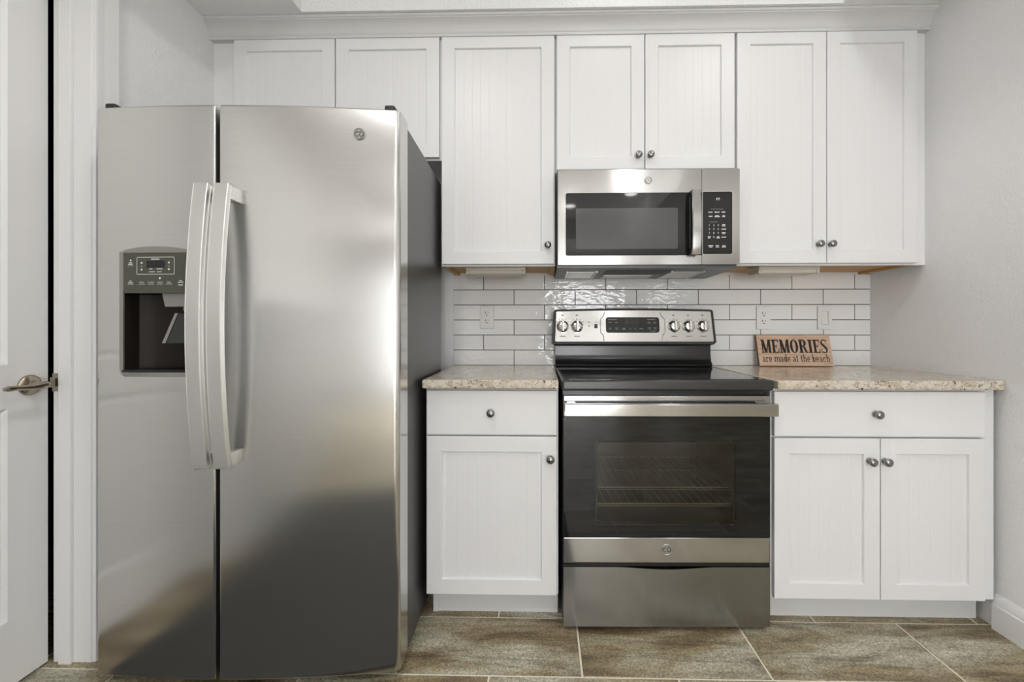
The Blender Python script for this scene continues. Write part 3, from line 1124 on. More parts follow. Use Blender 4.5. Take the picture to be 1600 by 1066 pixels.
def serif_caps(ch, u, w, v0, h):
    th, sf = w * 0.24, h * 0.085
    v1 = v0 + h
    if ch == 'M':
        bar(u + w * .14, v0, u + w * .14, v1, w * .12)
        bar(u + w * .83, v0, u + w * .83, v1, w * .25)
        bar(u + w * .18, v1, u + w * .47, v0, w * .25)
        bar(u + w * .78, v1, u + w * .49, v0, w * .11)
        for a, b in ((0, .28), (.68, 1.0)):
            hbar(u + w * a, u + w * b, v0 + sf / 2, sf)
        hbar(u, u + w * .28, v1 - sf / 2, sf); hbar(u + w * .70, u + w, v1 - sf / 2, sf)
    elif ch in 'EI':
        bar(u + w * (.28 if ch == 'E' else .5), v0, u + w * (.28 if ch == 'E' else .5), v1, w * (.33 if ch == 'E' else .6))
        if ch == 'I':
            hbar(u, u + w, v0 + sf / 2, sf); hbar(u, u + w, v1 - sf / 2, sf)
        else:
            hbar(u, u + w * .95, v0 + sf / 2, sf); hbar(u, u + w * .92, v1 - sf / 2, sf)
            hbar(u + w * .3, u + w * .68, v0 + h * .5, sf)
            quad_uv([(u + w * .95, v0), (u + w, v0 + h * .28), (u + w * .90, v0 + h * .28), (u + w * .80, v0)])
            quad_uv([(u + w * .80, v1), (u + w * .86, v1 - h * .25), (u + w * .96, v1 - h * .25), (u + w * .94, v1)])
            bar(u + w * .68, v0 + h * .38, u + w * .68, v0 + h * .62, w * .08)
    elif ch == 'O':
        arcst(u + w / 2, v0 + h / 2, w / 2, h * .52, 0, 360, w * .31, h * .07, 36)
    elif ch == 'R':
        bar(u + w * .25, v0, u + w * .25, v1, w * .29)
        hbar(u, u + w * .48, v0 + sf / 2, sf); hbar(u, u + w * .55, v1 - sf / 2, sf)
        arcst(u + w * .48, v0 + h * .74, w * .38, h * .26, -90, 90, w * .28, h * .08, 16)
        hbar(u + w * .3, u + w * .5, v0 + h * .515, sf)
        quad_uv([(u + w * .46, v0 + h * .5), (u + w * .72, v0 + h * .46), (u + w * .92, v0 + h * .04), (u + w * .70, v0 + h * .0)])
        hbar(u + w * .72, u + w * 1.0, v0 + sf / 2, sf)
    elif ch == 'S':
        arcst(u + w * .50, v0 + h * .74, w * .46, h * .28, 40, 200, w * .22, h * .07, 16)
        arcst(u + w * .50, v0 + h * .26, w * .48, h * .28, -140, 20, w * .24, h * .07, 16)
        quad_uv([(u + w * .06, v0 + h * .66), (u + w * .28, v0 + h * .76), (u + w * .97, v0 + h * .36), (u + w * .74, v0 + h * .24)])
        bar(u + w * .86, v0 + h * .72, u + w * .86, v1, w * .09)
        bar(u + w * .10, v0, u + w * .10, v0 + h * .3, w * .09)


u = 0.0178
for ch, w in zip('MEMORIES', (0.0478, 0.035, 0.0478, 0.039, 0.0425, 0.0205, 0.034, 0.0325)):
    serif_caps(ch, u, w, 0.0640, 0.0660)
    u += w + 0.0028


def low(ch, u, v, xh):
    """book-face small letters; returns advance"""
    s = xh * 0.19
    thin = xh * 0.105
    asc = xh * 1.58
    sf = xh * 0.09
    if ch == 'a':
        w = xh * .72
        arcst(u + w * .42, v + xh * .66, w * .42, xh * .35, 0, 160, s, thin, 10)
        bar(u + w * .76, v, u + w * .76, v + xh * .68, s)
        arcst(u + w * .40, v + xh * .28, w * .40, xh * .29, 60, 320, s, thin, 14)
        hbar(u + w * .70, u + w * 1.02, v + sf / 2, sf)
    elif ch in 'rm':
        k = {'r': 1, 'm': 3}[ch]
        w = xh * (.60 if ch == 'r' else 1.25)
        step = xh * .50
        for i in range(1 if ch == 'r' else 3):
            uu = u + xh * .16 + i * step
            bar(uu, v, uu, v + xh * (.98 if i == 0 else .72), s)
            hbar(uu - xh * .16, uu + xh * .18, v + sf / 2, sf)
        hbar(u, u + xh * .2, v + xh - sf / 2, sf)
        if ch == 'r':
            arcst(u + xh * .42, v + xh * .62, xh * .22, xh * .37, 50, 175, thin, thin, 8)
            hbar(u + xh * .42, u + xh * .62, v + xh * .82, xh * .2)
        else:
            for i in range(2):
                arcst(u + xh * .16 + (i + .5) * step, v + xh * .66, step * .5 + s * .4, xh * .34, 0, 165, s * .9, thin, 10)
    elif ch in 'ec':
        w = xh * .66
        arcst(u + w / 2, v + xh / 2, w / 2, xh * .52, 40 if ch == 'c' else 0, 320, s, thin, 18)
        if ch == 'e':
            hbar(u + w * .12, u + w * .94, v + xh * .52, thin)
        else:
            hbar(u + w * .62, u + w * .92, v + xh * .78, xh * .18)
    elif ch in 'db':
        w = xh * .74
        c = u + (w * .42 if ch == 'd' else w * .58)
        arcst(c, v + xh / 2, w * .42, xh * .52, 0, 360, s, thin, 20)
        uu = u + (w * .82 if ch == 'd' else w * .16)
        bar(uu, v, uu, v + asc, s)
        hbar(uu - xh * .18, uu + s / 2, v + asc - sf / 2, sf)
        if ch == 'd':
            hbar(uu, uu + xh * .2, v + sf / 2, sf)
    elif ch == 't':
        w = xh * .46
        bar(u + w * .42, v + xh * .12, u + w * .42, v + xh * 1.30, s)
        hbar(u, u + w * .95, v + xh - sf / 2, sf * 1.2)
        arcst(u + w * .42 + xh * .18, v + xh * .2, xh * .26, xh * .21, 180, 320, s, thin, 8)
    elif ch == 'h':
        w = xh * .78
        for uu, top in ((u + xh * .16, asc), (u + xh * .16 + xh * .48, xh * .72)):
            bar(uu, v, uu, v + top, s)
            hbar(uu - xh * .16, uu + xh * .18, v + sf / 2, sf)
        hbar(u, u + xh * .2, v + asc - sf / 2, sf)
        arcst(u + xh * .16 + xh * .24, v + xh * .66, xh * .24 + s * .5, xh * .34, 0, 165, s * .9, thin, 10)
    else:
        w = xh * .34
    return w + xh * .13


phrase = 'are made at the beach'
probe = 0.0
xh = 0.0250
u = 0.0170
# width pass on a scratch mesh, then fit to the plank
keep = bm
bm = new()
for ch in phrase:
    probe += low(ch, 0, 0, xh)
bm.free()
bm = keep
fit = 0.3230 / probe
_spt = spt
base_u = u


def spt(a, b, n=0.0):
    return _spt(base_u + (a - base_u) * fit if b < 0.063 else a, b, n)


for ch in phrase:
    u += low(ch, u, 0.0190, xh)
obj('lettering', bm, 'ink_black', board)
spt = _spt

# recessed can lamps in the tray
proto = None
for i, (x, y, p) in enumerate(CANS):
    if i == 0:
        proto = thing('recessed_light', (x, y, TRAY_Z), 'round white recessed ceiling light', 'light', group='recessed ceiling lights in the tray')
        bm = new()
        lathe(bm, [(0.096, 0.0), (0.096, 0.004), (0.080, 0.008), (0.078, 0.002), (0.078, 0.0)], (x, y, TRAY_Z - 0.0002), (0, 0, -1), 36)
        obj('trim_ring', bm, 'trim', proto)
        bm = new()
        lathe(bm, [(0.078, 0.0), (0.078, 0.0025), (0, 0.003)], (x, y, TRAY_Z - 0.0003), (0, 0, -1), 36)
        obj('lens', bm, 'lens', proto)
    else:
        dup(proto, (x, y, TRAY_Z), 'round white recessed ceiling light')

# added unseen mat, put in to darken the floor mirrored in the refrigerator doors
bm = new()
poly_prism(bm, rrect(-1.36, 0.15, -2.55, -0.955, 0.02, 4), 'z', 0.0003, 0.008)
tag(obj('added_floor_mat', bm, 'added_mat'), 'added charcoal mat darkening the floor mirrored in the refrigerator', 'mat')

# ------------------------------------------------------------------ refrigerator (local: x right, y back, front corner at 0,0)
FA = math.radians(2.0)
FR = thing('refrigerator', (-1.3440, -0.9155, 0.0), 'tall stainless side-by-side refrigerator with ice dispenser at left', 'refrigerator', rotz=FA)
FR['_o'] = (0.0, 0.0, 0.0)
FW, FZ0, FZ1 = 0.908, 0.034, 1.735
BUL = 0.026


def fy(x):
    return -BUL * (1 - ((x - FW / 2) / (FW / 2)) ** 2)


def contour(x0, x1, r0, r1, n=22, extra=()):
    """front curve of a door from its left back to right back: list of (x,y)"""
    xs = sorted(set([x0 + r0 + (x1 - x0 - r0 - r1) * i / n for i in range(n + 1)] + list(extra)))
    pts = [(x0, 0.084)]
    for i in range(6):
        a = PI + (PI / 2) * i / 5
        pts.append((x0 + r0 + r0 * math.cos(a), fy(x0 + r0) + r0 + r0 * math.sin(a)))
    pts += [(x, fy(x)) for x in xs[1:-1]]
    for i in range(6):
        a = -PI / 2 + (PI / 2) * i / 5
        pts.append((x1 - r1 + r1 * math.cos(a), fy(x1 - r1) + r1 + r1 * math.sin(a)))
    pts.append((x1, 0.084))
    return pts


def fridge_door(x0, x1, r0, r1, hole=None):
    bm = new()
    extra = (hole[0], hole[1]) if hole else ()
    pts = contour(x0, x1, r0, r1, extra=extra)
    rows = [(FZ0, 0.006), (FZ0 + 0.002, 0.0025), (FZ0 + 0.006, 0.0)]
    if hole:
        rows += [(hole[2], 0), (hole[3], 0)]
    rows += [(FZ1 - 0.008, 0.0), (FZ1 - 0.003, 0.002), (FZ1, 0.007)]
    V = [[bm.verts.new((x, y + (ins if y < 0.05 else 0), z)) for x, y in pts] for z, ins in rows]
    for j in range(len(rows) - 1):
        for i in range(len(pts) - 1):
            if hole:
                xm = (pts[i][0] + pts[i + 1][0]) / 2; zm = (rows[j][0] + rows[j + 1][0]) / 2
                if hole[0] < xm < hole[1] and hole[2] < zm < hole[3] and pts[i][1] < 0.03:
                    continue
            bm.faces.new((V[j][i], V[j][i + 1], V[j + 1][i + 1], V[j + 1][i]))
    bm.faces.new(V[0]); bm.faces.new(V[-1])
    n = len(pts) - 1
    if not hole:
        for j in range(len(rows) - 1):
            bm.faces.new((V[j][n], V[j][0], V[j + 1][0], V[j + 1][n]))
    bmesh.ops.recalc_face_normals(bm, faces=bm.faces)
    return bm


GX0, GX1 = 0.3735, 0.3850
HOLE = (0.092, 0.298, 0.9300, 1.2985)
bm = new()
box(bm, 0.006, FW - 0.006, 0.094, 0.632, 0.022, 1.7255, 0.004)
obj('case', bm, 'case', FR, ang=40)
bm = new()
box(bm, 0.012, FW - 0.012, 0.0835, 0.0945, 0.045, 1.722)
obj('gasket', bm, 'black_matte', FR)
bm = new()
box(bm, 0.01, FW - 0.01, 0.045, 0.11, 0.006, 0.032, 0.003)
for k in range(30):
    xx = 0.04 + k * 0.0285
    box(bm, xx, xx + 0.016, 0.043, 0.046, 0.010, 0.028)
obj('toe_grille', bm, 'black_matte', FR)
for xx in (0.06, FW - 0.06):
    for yy in (0.13, 0.58):
        bm = new()
        lathe(bm, [(0.018, 0), (0.018, 0.023)], (xx, yy, 0.0), (0, 0, 1), 16)
        obj('foot', bm, 'black_matte', FR)
ld = obj('freezer_door', fridge_door(0.002, GX0, 0.012, 0.006, HOLE), 'steel_fridge', FR, ang=40)
rd = obj('fridge_door', fridge_door(GX1, FW - 0.001, 0.006, 0.018), 'steel_fridge', FR, ang=40)
for xx, dd in ((0.030, ld), (FW - 0.036, rd)):
    bm = new()
    box(bm, xx - 0.016, xx + 0.016, 0.012, 0.13, FZ1 - 0.008, FZ1 + 0.021, 0.007, 3)
    obj('hinge_cover', bm, 'black_matte', FR)


def fridge_handle(parent, x):
    z0, z1 = 0.6725, 1.487
    bm = new()
    path = []
    for i in range(29):
        s = i / 28
        path.append((x, -0.062 - 0.032 * math.sin(PI * s) ** 0.85 if 0 < s < 1 else -0.062, z0 + (z1 - z0) * s))
    sweep_rect(bm, path, 0.0415, 0.018)
    h = obj('handle', bm, 'handle', parent, off=Vector((0, 0, 0)))
    h['label'] = 'long bowed satin metal handle'
    for zz in (z0 + 0.003, z1 - 0.041):
        bm = new()
        box(bm, x - 0.012, x + 0.016, -0.056, fy(x) + 0.002, zz, zz + 0.038, 0.002)
        obj('handle_mount', bm, 'handle', h, off=Vector((0, 0, 0)))


fridge_handle(ld, 0.3655 - 0.0005)
fridge_handle(rd, 0.4230)

# dispenser
yd = fy(0.19) - 0.002
bm = new()
outer = []
inner = []
for i in range(13):   # arched top from right to left
    s = i / 12
    outer.append((0.305 - 0.226 * s, 1.3005 + 0.0165 * math.sin(PI * s) ** 0.6))
    inner.append((0.296 - 0.200 * s, 1.2965))
outer += [(0.079, 1.10), (0.0795, 0.946), (0.084, 0.935), (0.095, 0.930), (0.20, 0.929), (0.295, 0.930), (0.303, 0.938), (0.305, 0.95), (0.305, 1.10)]
inner += [(0.0945, 1.10), (0.0945, 0.95), (0.096, 0.945), (0.10, 0.943), (0.20, 0.943), (0.292, 0.943), (0.295, 0.945), (0.296, 0.952), (0.296, 1.10)]
n = len(outer)
O0 = [bm.verts.new((x, fy(x) + 0.001, z)) for x, z in outer]
O1 = [bm.verts.new((x + (0.004 if x < .12 else 0), fy(x) - 0.0045, z + (-0.004 if z > 1.29 else (0.003 if z < .95 else 0)))) for x, z in outer]
I1 = [bm.verts.new((x, fy(x) - 0.0035, z)) for x, z in inner]
I0 = [bm.verts.new((x, fy(x) + 0.0010, z)) for x, z in inner]
for A, B in ((O0, O1), (O1, I1), (I1, I0)):
    for i in range(n):
        bm.faces.new((A[i], A[(i + 1) % n], B[(i + 1) % n], B[i]))
bmesh.ops.recalc_face_normals(bm, faces=bm.faces)
dp = obj('dispenser_bezel', bm, 'dispenser', ld, off=Vector((0, 0, 0)), ang=30)
Z0 = Vector((0, 0, 0))
bm = new()
# recess shell: open at the front
rx0, rx1, rz0, rz1, ry = 0.0945, 0.2965, 0.9425, 1.178, 0.070
ya_, yb3 = fy(rx0) + 0.0005, fy(rx1) + 0.0005
sh = [((rx0, ya_, rz0), (rx1, yb3, rz0), (rx1, ry, rz0), (rx0, ry, rz0)),
      ((rx0, ya_, rz1), (rx1, yb3, rz1), (rx1, ry, rz1), (rx0, ry, rz1)),
      ((rx0, ya_, rz0), (rx0, ry, rz0), (rx0, ry, rz1), (rx0, ya_, rz1)),
      ((rx1, yb3, rz0), (rx1, ry, rz0), (rx1, ry, rz1), (rx1, yb3, rz1))]
for q in sh:
    bm.faces.new([bm.verts.new(p) for p in q])
# curved back wall
prev = None
for i in range(13):
    s = i / 12
    x = rx0 + (rx1 - rx0) * s
    yv = ry - 0.03 * (1 - math.sin(PI * s) ** 0.7)
    a, b = bm.verts.new((x, yv, rz0)), bm.verts.new((x, yv, rz1))
    if prev:
        bm.faces.new((prev[0], a, b, prev[1]))
    prev = (a, b)
obj('dispenser_recess', bm, 'recess', ld, off=Z0, ang=40)
bm = new()
pts = rrect(0.0955, 0.2955, 1.1775, 1.2960, 0.008, 5)
A = [bm.verts.new((x, fy(x) - 0.0030, z)) for x, z in pts]
B = [bm.verts.new((x, fy(x) + 0.020, z)) for x, z in pts]
for i in range(len(pts)):
    bm.faces.new((A[i], A[(i + 1) % len(pts)], B[(i + 1) % len(pts)], B[i]))
bm.faces.new(A)
bm.faces.new(B)
bmesh.ops.recalc_face_normals(bm, faces=bm.faces)
cpn = obj('dispenser_panel', bm, 'olive', ld, off=Z0, ang=40)


def fpt(px, pz, e=0.0034):
    return Vector((px, fy(px) - e, pz))


def fx(u):   # photograph column inside the crop at 8.89x -> door x
    return 0.0955 + (u - 485) / (1368 - 485) * 0.200


def fzz(v):
    return 1.2960 - (v - 262) / (775 - 262) * 0.1185


def fbar(bm, u0, u1, v0, v1, e=0.0036):
    q = [fpt(fx(u0), fzz(v0), e), fpt(fx(u1), fzz(v0), e), fpt(fx(u1), fzz(v1), e), fpt(fx(u0), fzz(v1), e)]
    bm.faces.new([bm.verts.new(p) for p in q])


bm = new()
fbar(bm, 808, 916, 362, 450); fbar(bm, 930, 1048, 362, 450)
obj('display', bm, 'screen', cpn, off=Z0)
bm = new()
o_ = rrect(672, 1188, 315, 538, 16, 4); i_ = rrect(678, 1182, 321, 532, 12, 4)
for k in range(len(o_)):
    j = (k + 1) % len(o_)
    bm.faces.new([bm.verts.new(fpt(fx(p[0]), fzz(p[1]), 0.0036)) for p in (o_[k], o_[j], i_[j], i_[k])])
for a, b, c, d in ((545, 625, 424, 428), (545, 630, 660, 664), (695, 790, 660, 664), (825, 908, 660, 664), (948, 1030, 660, 664), (1070, 1158, 660, 664),
                   (728, 755, 430, 434), (1098, 1130, 430, 434)):
    fbar(bm, a, b, c, d)
for a, b, c, d in ((562, 610, 382, 392), (552, 616, 402, 412), (565, 606, 618, 628), (552, 622, 640, 650),
                   (845, 890, 463, 472), (945, 1025, 463, 472), (842, 925, 500, 508), (950, 1015, 500, 508), (1250, 1290, 614, 623), (1232, 1306, 636, 646), (1238, 1302, 668, 680), (872, 985, 338, 348)):
    fbar(bm, a, b, c, d)
for cu, cv, r in ((588, 356, 12), (990, 586, 14), (740, 390, 13), (740, 475, 13), (1112, 386, 13), (1112, 472, 13)):
    vs = [bm.verts.new(fpt(fx(cu + r * math.cos(a)), fzz(cv + r * math.sin(a)), 0.0036)) for a in [2 * PI * k / 14 for k in range(14)]]
    bm.faces.new(vs)
for s, cu in (('Water', 742), ('Crushed', 866), ('Cubed', 990), ('Light', 1114)):
    text_into(bm, s, 0.0060, lambda c, cu=cu: fpt(fx(cu) + c.x, fzz(646) + c.y, 0.0036 + c.z), 0.0)
obj('panel_print', bm, 'ink_white', cpn, off=Z0)
bm = new()
poly_prism(bm, rrect(0.100, 0.296, 0.9435, 0.9505, 0.003, 3), 'y', fy(0.2) - 0.006, 0.05)
for k in range(14):
    xx = 0.110 + k * 0.0125
    box(bm, xx, xx + 0.007, -0.012, 0.045, 0.9504, 0.9512)
obj('drip_tray', bm, 'black', ld, off=Z0)
bm = new()
poly_prism(bm, [(0.196, 1.178), (0.290, 1.178), (0.286, 1.140), (0.205, 1.138)], 'y', 0.002, 0.045)
lathe(bm, [(0.016, 0), (0.016, 0.012), (0.010, 0.014), (0.010, 0.0)], (0.262, 0.022, 1.139), (0, 0, -1), 18)
nz = obj('ice_chute', bm, 'dispenser', ld, off=Z0)
bm = new()
q = [(0.238, 1.118), (0.292, 1.118), (0.278, 1.030), (0.214, 1.028)]
pts3 = [(x, 0.010 - (1.118 - z) * 0.18, z) for x, z in q]
A = [bm.verts.new(p) for p in pts3]; B = [bm.verts.new((p[0], p[1] + 0.010, p[2])) for p in pts3]
bm.faces.new(A); bm.faces.new(B)
for i in range(4):
    bm.faces.new((A[i], A[(i + 1) % 4], B[(i + 1) % 4], B[i]))
bmesh.ops.recalc_face_normals(bm, faces=bm.faces)
pd = obj('dispenser_paddle', bm, 'paddle', ld, off=Z0)
for (xa, xb, xc, xd) in ((0.229, 0.238, 0.214, 0.204), (0.286, 0.292, 0.278, 0.272)):
    bm = new()
    q = [(xa, 1.119), (xb, 1.119), (xc, 1.029), (xd, 1.029)]
    A = [bm.verts.new((x, 0.0080 - (1.118 - z) * 0.18, z)) for x, z in q]
    bm.faces.new(A)
    obj('paddle_trim', bm, 'dispenser', pd, off=Z0)
badge(rd, (0.7905, fy(0.7905), 1.6535), 0.0188)

# ------------------------------------------------------------------ range
RA = math.radians(1.0)
RC = Vector((0.432, -0.645, 0.0))
RG = thing('range', RC, 'freestanding stainless electric range with black glass cooktop', 'range', rotz=RA)
rw = 0.3665


def rx(x):     # range-relative x
    return RC.x + x


bm = new()
box(bm, rx(-rw), rx(-rw + 0.02), -0.610, -0.045, 0.024, 0.868, 0.002)
box(bm, rx(rw - 0.02), rx(rw), -0.610, -0.045, 0.024, 0.868, 0.002)
box(bm, rx(-rw + 0.02), rx(rw - 0.02), -0.065, -0.045, 0.024, 0.868)
box(bm, rx(-rw + 0.02), rx(rw - 0.02), -0.610, -0.065, 0.024, 0.33)
box(bm, rx(-rw + 0.02), rx(rw - 0.02), -0.610, -0.065, 0.73, 0.868)
box(bm, rx(-rw + 0.02), rx(-0.276), -0.610, -0.065, 0.33, 0.73)
box(bm, rx(0.276), rx(rw - 0.02), -0.610, -0.065, 0.33, 0.73)
obj('body', bm, 'black', RG)
for sx_ in (-1, 1):
    for yy in (-0.575, -0.09):
        bm = new()
        lathe(bm, [(0.018, 0), (0.018, 0.006), (0.010, 0.009), (0.010, 0.026)], (rx(sx_ * (rw - 0.035)), yy, 0.0), (0, 0, 1), 16)
        obj('foot', bm, 'black_matte', RG)
# cooktop
bm = new()
box(bm, rx(-0.372), rx(0.372), -0.660, -0.11, 0.8545, 0.8925, 0.009, 4)
ct = obj('cooktop', bm, 'edge_glass', RG, ang=50)
bm = new()
poly_prism(bm, rrect(rx(-0.358), rx(0.358), -0.642, -0.125, 0.012, 5), 'z', 0.8926, 0.8938)
cg = obj('cooktop_glass', bm, 'ceramic', ct)
for bx_, by_, br in ((-0.185, -0.50, 0.10), (0.19, -0.50, 0.115), (-0.185, -0.24, 0.09), (0.19, -0.24, 0.075)):
    n = 48
    bm = new()
    a = [bm.verts.new((rx(bx_) + br * math.cos(2 * PI * k / n), by_ + br * math.sin(2 * PI * k / n), 0.89395)) for k in range(n)]
    b = [bm.verts.new((rx(bx_) + (br - .0015) * math.cos(2 * PI * k / n), by_ + (br - .0015) * math.sin(2 * PI * k / n), 0.89395)) for k in range(n)]
    for k in range(n):
        bm.faces.new((a[k], a[(k + 1) % n], b[(k + 1) % n], b[k]))
    obj('burner_ring', bm, 'edge_glass', cg)
# backguard riser: black enamel with a stepped foot
bm = new()
prof = [(-0.118, 0.889), (-0.130, 0.898), (-0.131, 0.906), (-0.124, 0.914), (-0.116, 0.919), (-0.118, 0.926), (-0.113, 0.934), (-0.109, 0.955), (-0.108, 0.990), (-0.112, 1.000), (-0.110, 1.004), (-0.050, 1.004), (-0.050, 0.889)]
poly_prism(bm, prof, 'x', rx(-0.371), rx(0.371))
obj('backguard', bm, 'black', RG, ang=35)
# control panel, tilted back
tilt = Vector((0, 0.026, 0.163)).normalized()
pn = Vector((0, -tilt.z, tilt.y))
po = Vector((RC.x, -0.142, 1.006))
PHT = 0.166


def cpt(u, v, n=0.0):
    return po + Vector((u, 0, 0)) + tilt * v + pn * n


def cp_prism(bm, pts, n0, n1):
    A = [bm.verts.new(cpt(u, v, n0)) for u, v in pts]
    B = [bm.verts.new(cpt(u, v, n1)) for u, v in pts]
    k = len(pts)
    fs = [bm.faces.new(A), bm.faces.new(B)]
    for i in range(k):
        fs.append(bm.faces.new((A[i], A[(i + 1) % k], B[(i + 1) % k], B[i])))
    bmesh.ops.recalc_face_normals(bm, faces=fs)


def arch_rect(hw0, hw1, v0, v1, rise, r):
    """panel outline: slightly wider at the foot, top edge gently arched"""
    pts = [(-hw0 + r, v0), (hw0 - r, v0), (hw0, v0 + r), (hw1, v1 - r), (hw1 - r * .3, v1 - r * .3), (hw1 - r, v1)]
    for i in range(1, 16):
        s = i / 16
        pts.append(((hw1 - r) * (1 - 2 * s), v1 + rise * math.sin(PI * s)))
    pts += [(-hw1 + r, v1), (-hw1 + r * .3, v1 - r * .3), (-hw1, v1 - r), (-hw0, v0 + r)]
    return pts


bm = new()
cp_prism(bm, arch_rect(0.386, 0.379, -0.004, PHT - 0.004, 0.0065, 0.010), -0.055, 0.0)
frame = obj('control_panel_frame', bm, 'black_matte', RG, ang=50)
bm = new()
cp_prism(bm, arch_rect(0.373, 0.3665, 0.008, PHT - 0.014, 0.0055, 0.004), 0.0, 0.0025)
cpf = obj('control_panel', bm, 'steel', RG, ang=50)
# raised outline around the clock
half = [(0.160, 0.0095), (0.160, 0.030), (0.168, 0.045), (0.176, 0.050), (0.177, 0.075), (0.177, 0.100), (0.176, 0.116), (0.168, 0.122), (0.158, 0.135), (0.153, 0.150)]
cu_ = -0.006
for sgn in (-1, 1):
    bm = new()
    tube(bm, [cpt(cu_ + sgn * a * 0.86 , b, 0.0026) for a, b in half], 0.0018, 6)
    obj('panel_ridge', bm, 'steel', cpf)
bm = new()
cp_prism(bm, rrect(cu_ - 0.1265, cu_ + 0.1265, 0.050, 0.124, 0.012, 5), 0.0026, 0.0040)
clock = obj('clock_panel', bm, 'clock', cpf)
bm = new()
cp_prism(bm, rrect(cu_ - 0.036, cu_ + 0.030, 0.091, 0.114, 0.001, 2), 0.0040, 0.0043)
obj('clock_display', bm, 'screen', clock)
bm = new()


def cbar(bm, u0, u1, v0, v1, n=0.0043):
    bm.faces.new([bm.verts.new(cpt(u, v, n)) for u, v in ((u0, v0), (u1, v0), (u1, v1), (u0, v1))])


for a, b, c, d in ((-0.116, -0.074, 0.112, 0.1145), (-0.113, -0.100, 0.098, 0.101), (-0.083, -0.070, 0.098, 0.101),
                   (-0.113, -0.101, 0.071, 0.073), (-0.112, -0.102, 0.066, 0.068), (-0.084, -0.068, 0.071, 0.0735), (-0.081, -0.071, 0.066, 0.068),
                   (-0.049, -0.035, 0.070, 0.072), (-0.048, -0.036, 0.065, 0.068), (-0.013, -0.0105, 0.066, 0.072), (0.008, 0.016, 0.069, 0.0705),
                   (0.031, 0.049, 0.068, 0.070), (0.070, 0.108, 0.112, 0.1145), (0.071, 0.084, 0.100, 0.102), (0.070, 0.085, 0.095, 0.097), (0.099, 0.110, 0.100, 0.102), (0.097, 0.112, 0.095, 0.097),
                   (0.072, 0.086, 0.072, 0.0745), (0.073, 0.085, 0.067, 0.069), (0.097, 0.113, 0.072, 0.0745), (0.099, 0.112, 0.067, 0.069), (0.084, 0.106, 0.056, 0.058)):
    cbar(bm, cu_ + a, cu_ + b, c, d)
obj('clock_print', bm, 'ink_grey', clock)
# small window and lamp left of the clock, dark print around the knobs
bm = new()
cbar(bm, -0.187, -0.172, 0.071, 0.091, 0.0028)
for k in range(1):
    vs = [bm.verts.new(cpt(-0.212 + 0.003 * math.cos(2 * PI * i / 12), 0.0815 + 0.003 * math.sin(2 * PI * i / 12), 0.0028)) for i in range(12)]
    bm.faces.new(vs)
KN = [-0.337, -0.269, 0.189, 0.258, 0.326]
KV = 0.0795
for ku in KN:
    cbar(bm, ku - 0.005, ku + 0.005, 0.132, 0.136, 0.0028)
    for k in range(-2, 3):
        aa = math.radians(90 + 25 * k)
        uu, vv = ku + 0.0355 * math.cos(aa), KV + 0.0355 * math.sin(aa)
        cbar(bm, uu - 0.0035, uu + 0.0035, vv - 0.0012, vv + 0.0012, 0.0028)
    cbar(bm, ku - 0.014, ku + 0.012, 0.032, 0.0345, 0.0028)
cbar(bm, -0.222, -0.205, 0.100, 0.1025, 0.0028)
cbar(bm, -0.184, -0.174, 0.100, 0.1025, 0.0028)
obj('panel_print', bm, 'ink_dark', cpf)
for ku in KN:
    bm = new()
    lathe(bm, [(0.0285, 0), (0.0285, 0.004), (0.0245, 0.006), (0.0235, 0.016), (0.0215, 0.0215), (0.018, 0.024), (0, 0.025)], cpt(ku, KV, 0.0026), tuple(pn), 36)
    kb = obj('burner_knob', bm, 'chrome', cpf, ang=40)
    bm = new()
    t2 = new()
    box(t2, -0.0062, 0.0062, -0.0235, 0.0235, 0.022, 0.038, 0.003, 3)
    for v in t2.verts:
        v.co = cpt(ku + v.co.x, KV + v.co.y, 0.0026 + v.co.z)
    tm = bpy.data.meshes.new('t'); t2.to_mesh(tm); t2.free(); bm.from_mesh(tm); bpy.data.meshes.remove(tm)
    obj('knob_grip', bm, 'chrome', kb)
# oven door
yd0, yd1 = -0.645, -0.612
dl, dr = rx(-0.3645), rx(0.3645)
bm = new()
# top rail (behind the handle) and bottom rail in steel
box(bm, dl, dr, yd0, yd1, 0.7625, 0.8345, 0.003)
od = obj('oven_door', bm, 'steel', RG)
bm = new()
box(bm, dl, dr, yd0, yd1, 0.2450, 0.3335, 0.003)
obj('door_bottom_rail', bm, 'steel', od)
W0, W1, V0, V1 = rx(-0.252), rx(0.2445), 0.3770, 0.6760
bm = new()
ring_prism(bm, [(dr, 0.7625), (dl, 0.7625), (dl, 0.3335), (dr, 0.3335)], [(W1, V1), (W0, V1), (W0, V0), (W1, V0)], 'y', yd0 + 0.0065, yd1)
obj('door_core', bm, 'black_matte', od)
bm = new()
# frit-blackened glass with a clear rounded window
def rloop(x0, x1, z0, z1, r, n):
    return rrect(x0, x1, z0, z1, r, n)
ring_prism(bm, rloop(dl, dr, 0.3345, 0.7620, 0.0005, 6), rloop(W0, W1, V0, V1, 0.014, 6), 'y', yd0, yd0 + 0.006)
obj('door_glass', bm, 'black_glass', od)
bm = new()
poly_prism(bm, rrect(W0 + 0.0003, W1 - 0.0003, V0 + 0.0003, V1 - 0.0003, 0.0138, 6), 'y', yd0 + 0.0002, yd0 + 0.0055)
obj('window_pane', bm, 'oven_glass', od)
bm = new()
ring_prism(bm, rrect(W0 + 0.004, W1 - 0.004, V0 + 0.004, V1 - 0.004, 0.018, 6), rrect(W0 + 0.008, W1 - 0.008, V0 + 0.008, V1 - 0.008, 0.016, 6), 'y', yd0 + 0.010, yd0 + 0.020)
obj('window_gasket', bm, 'edge_glass', od)
bm = new()
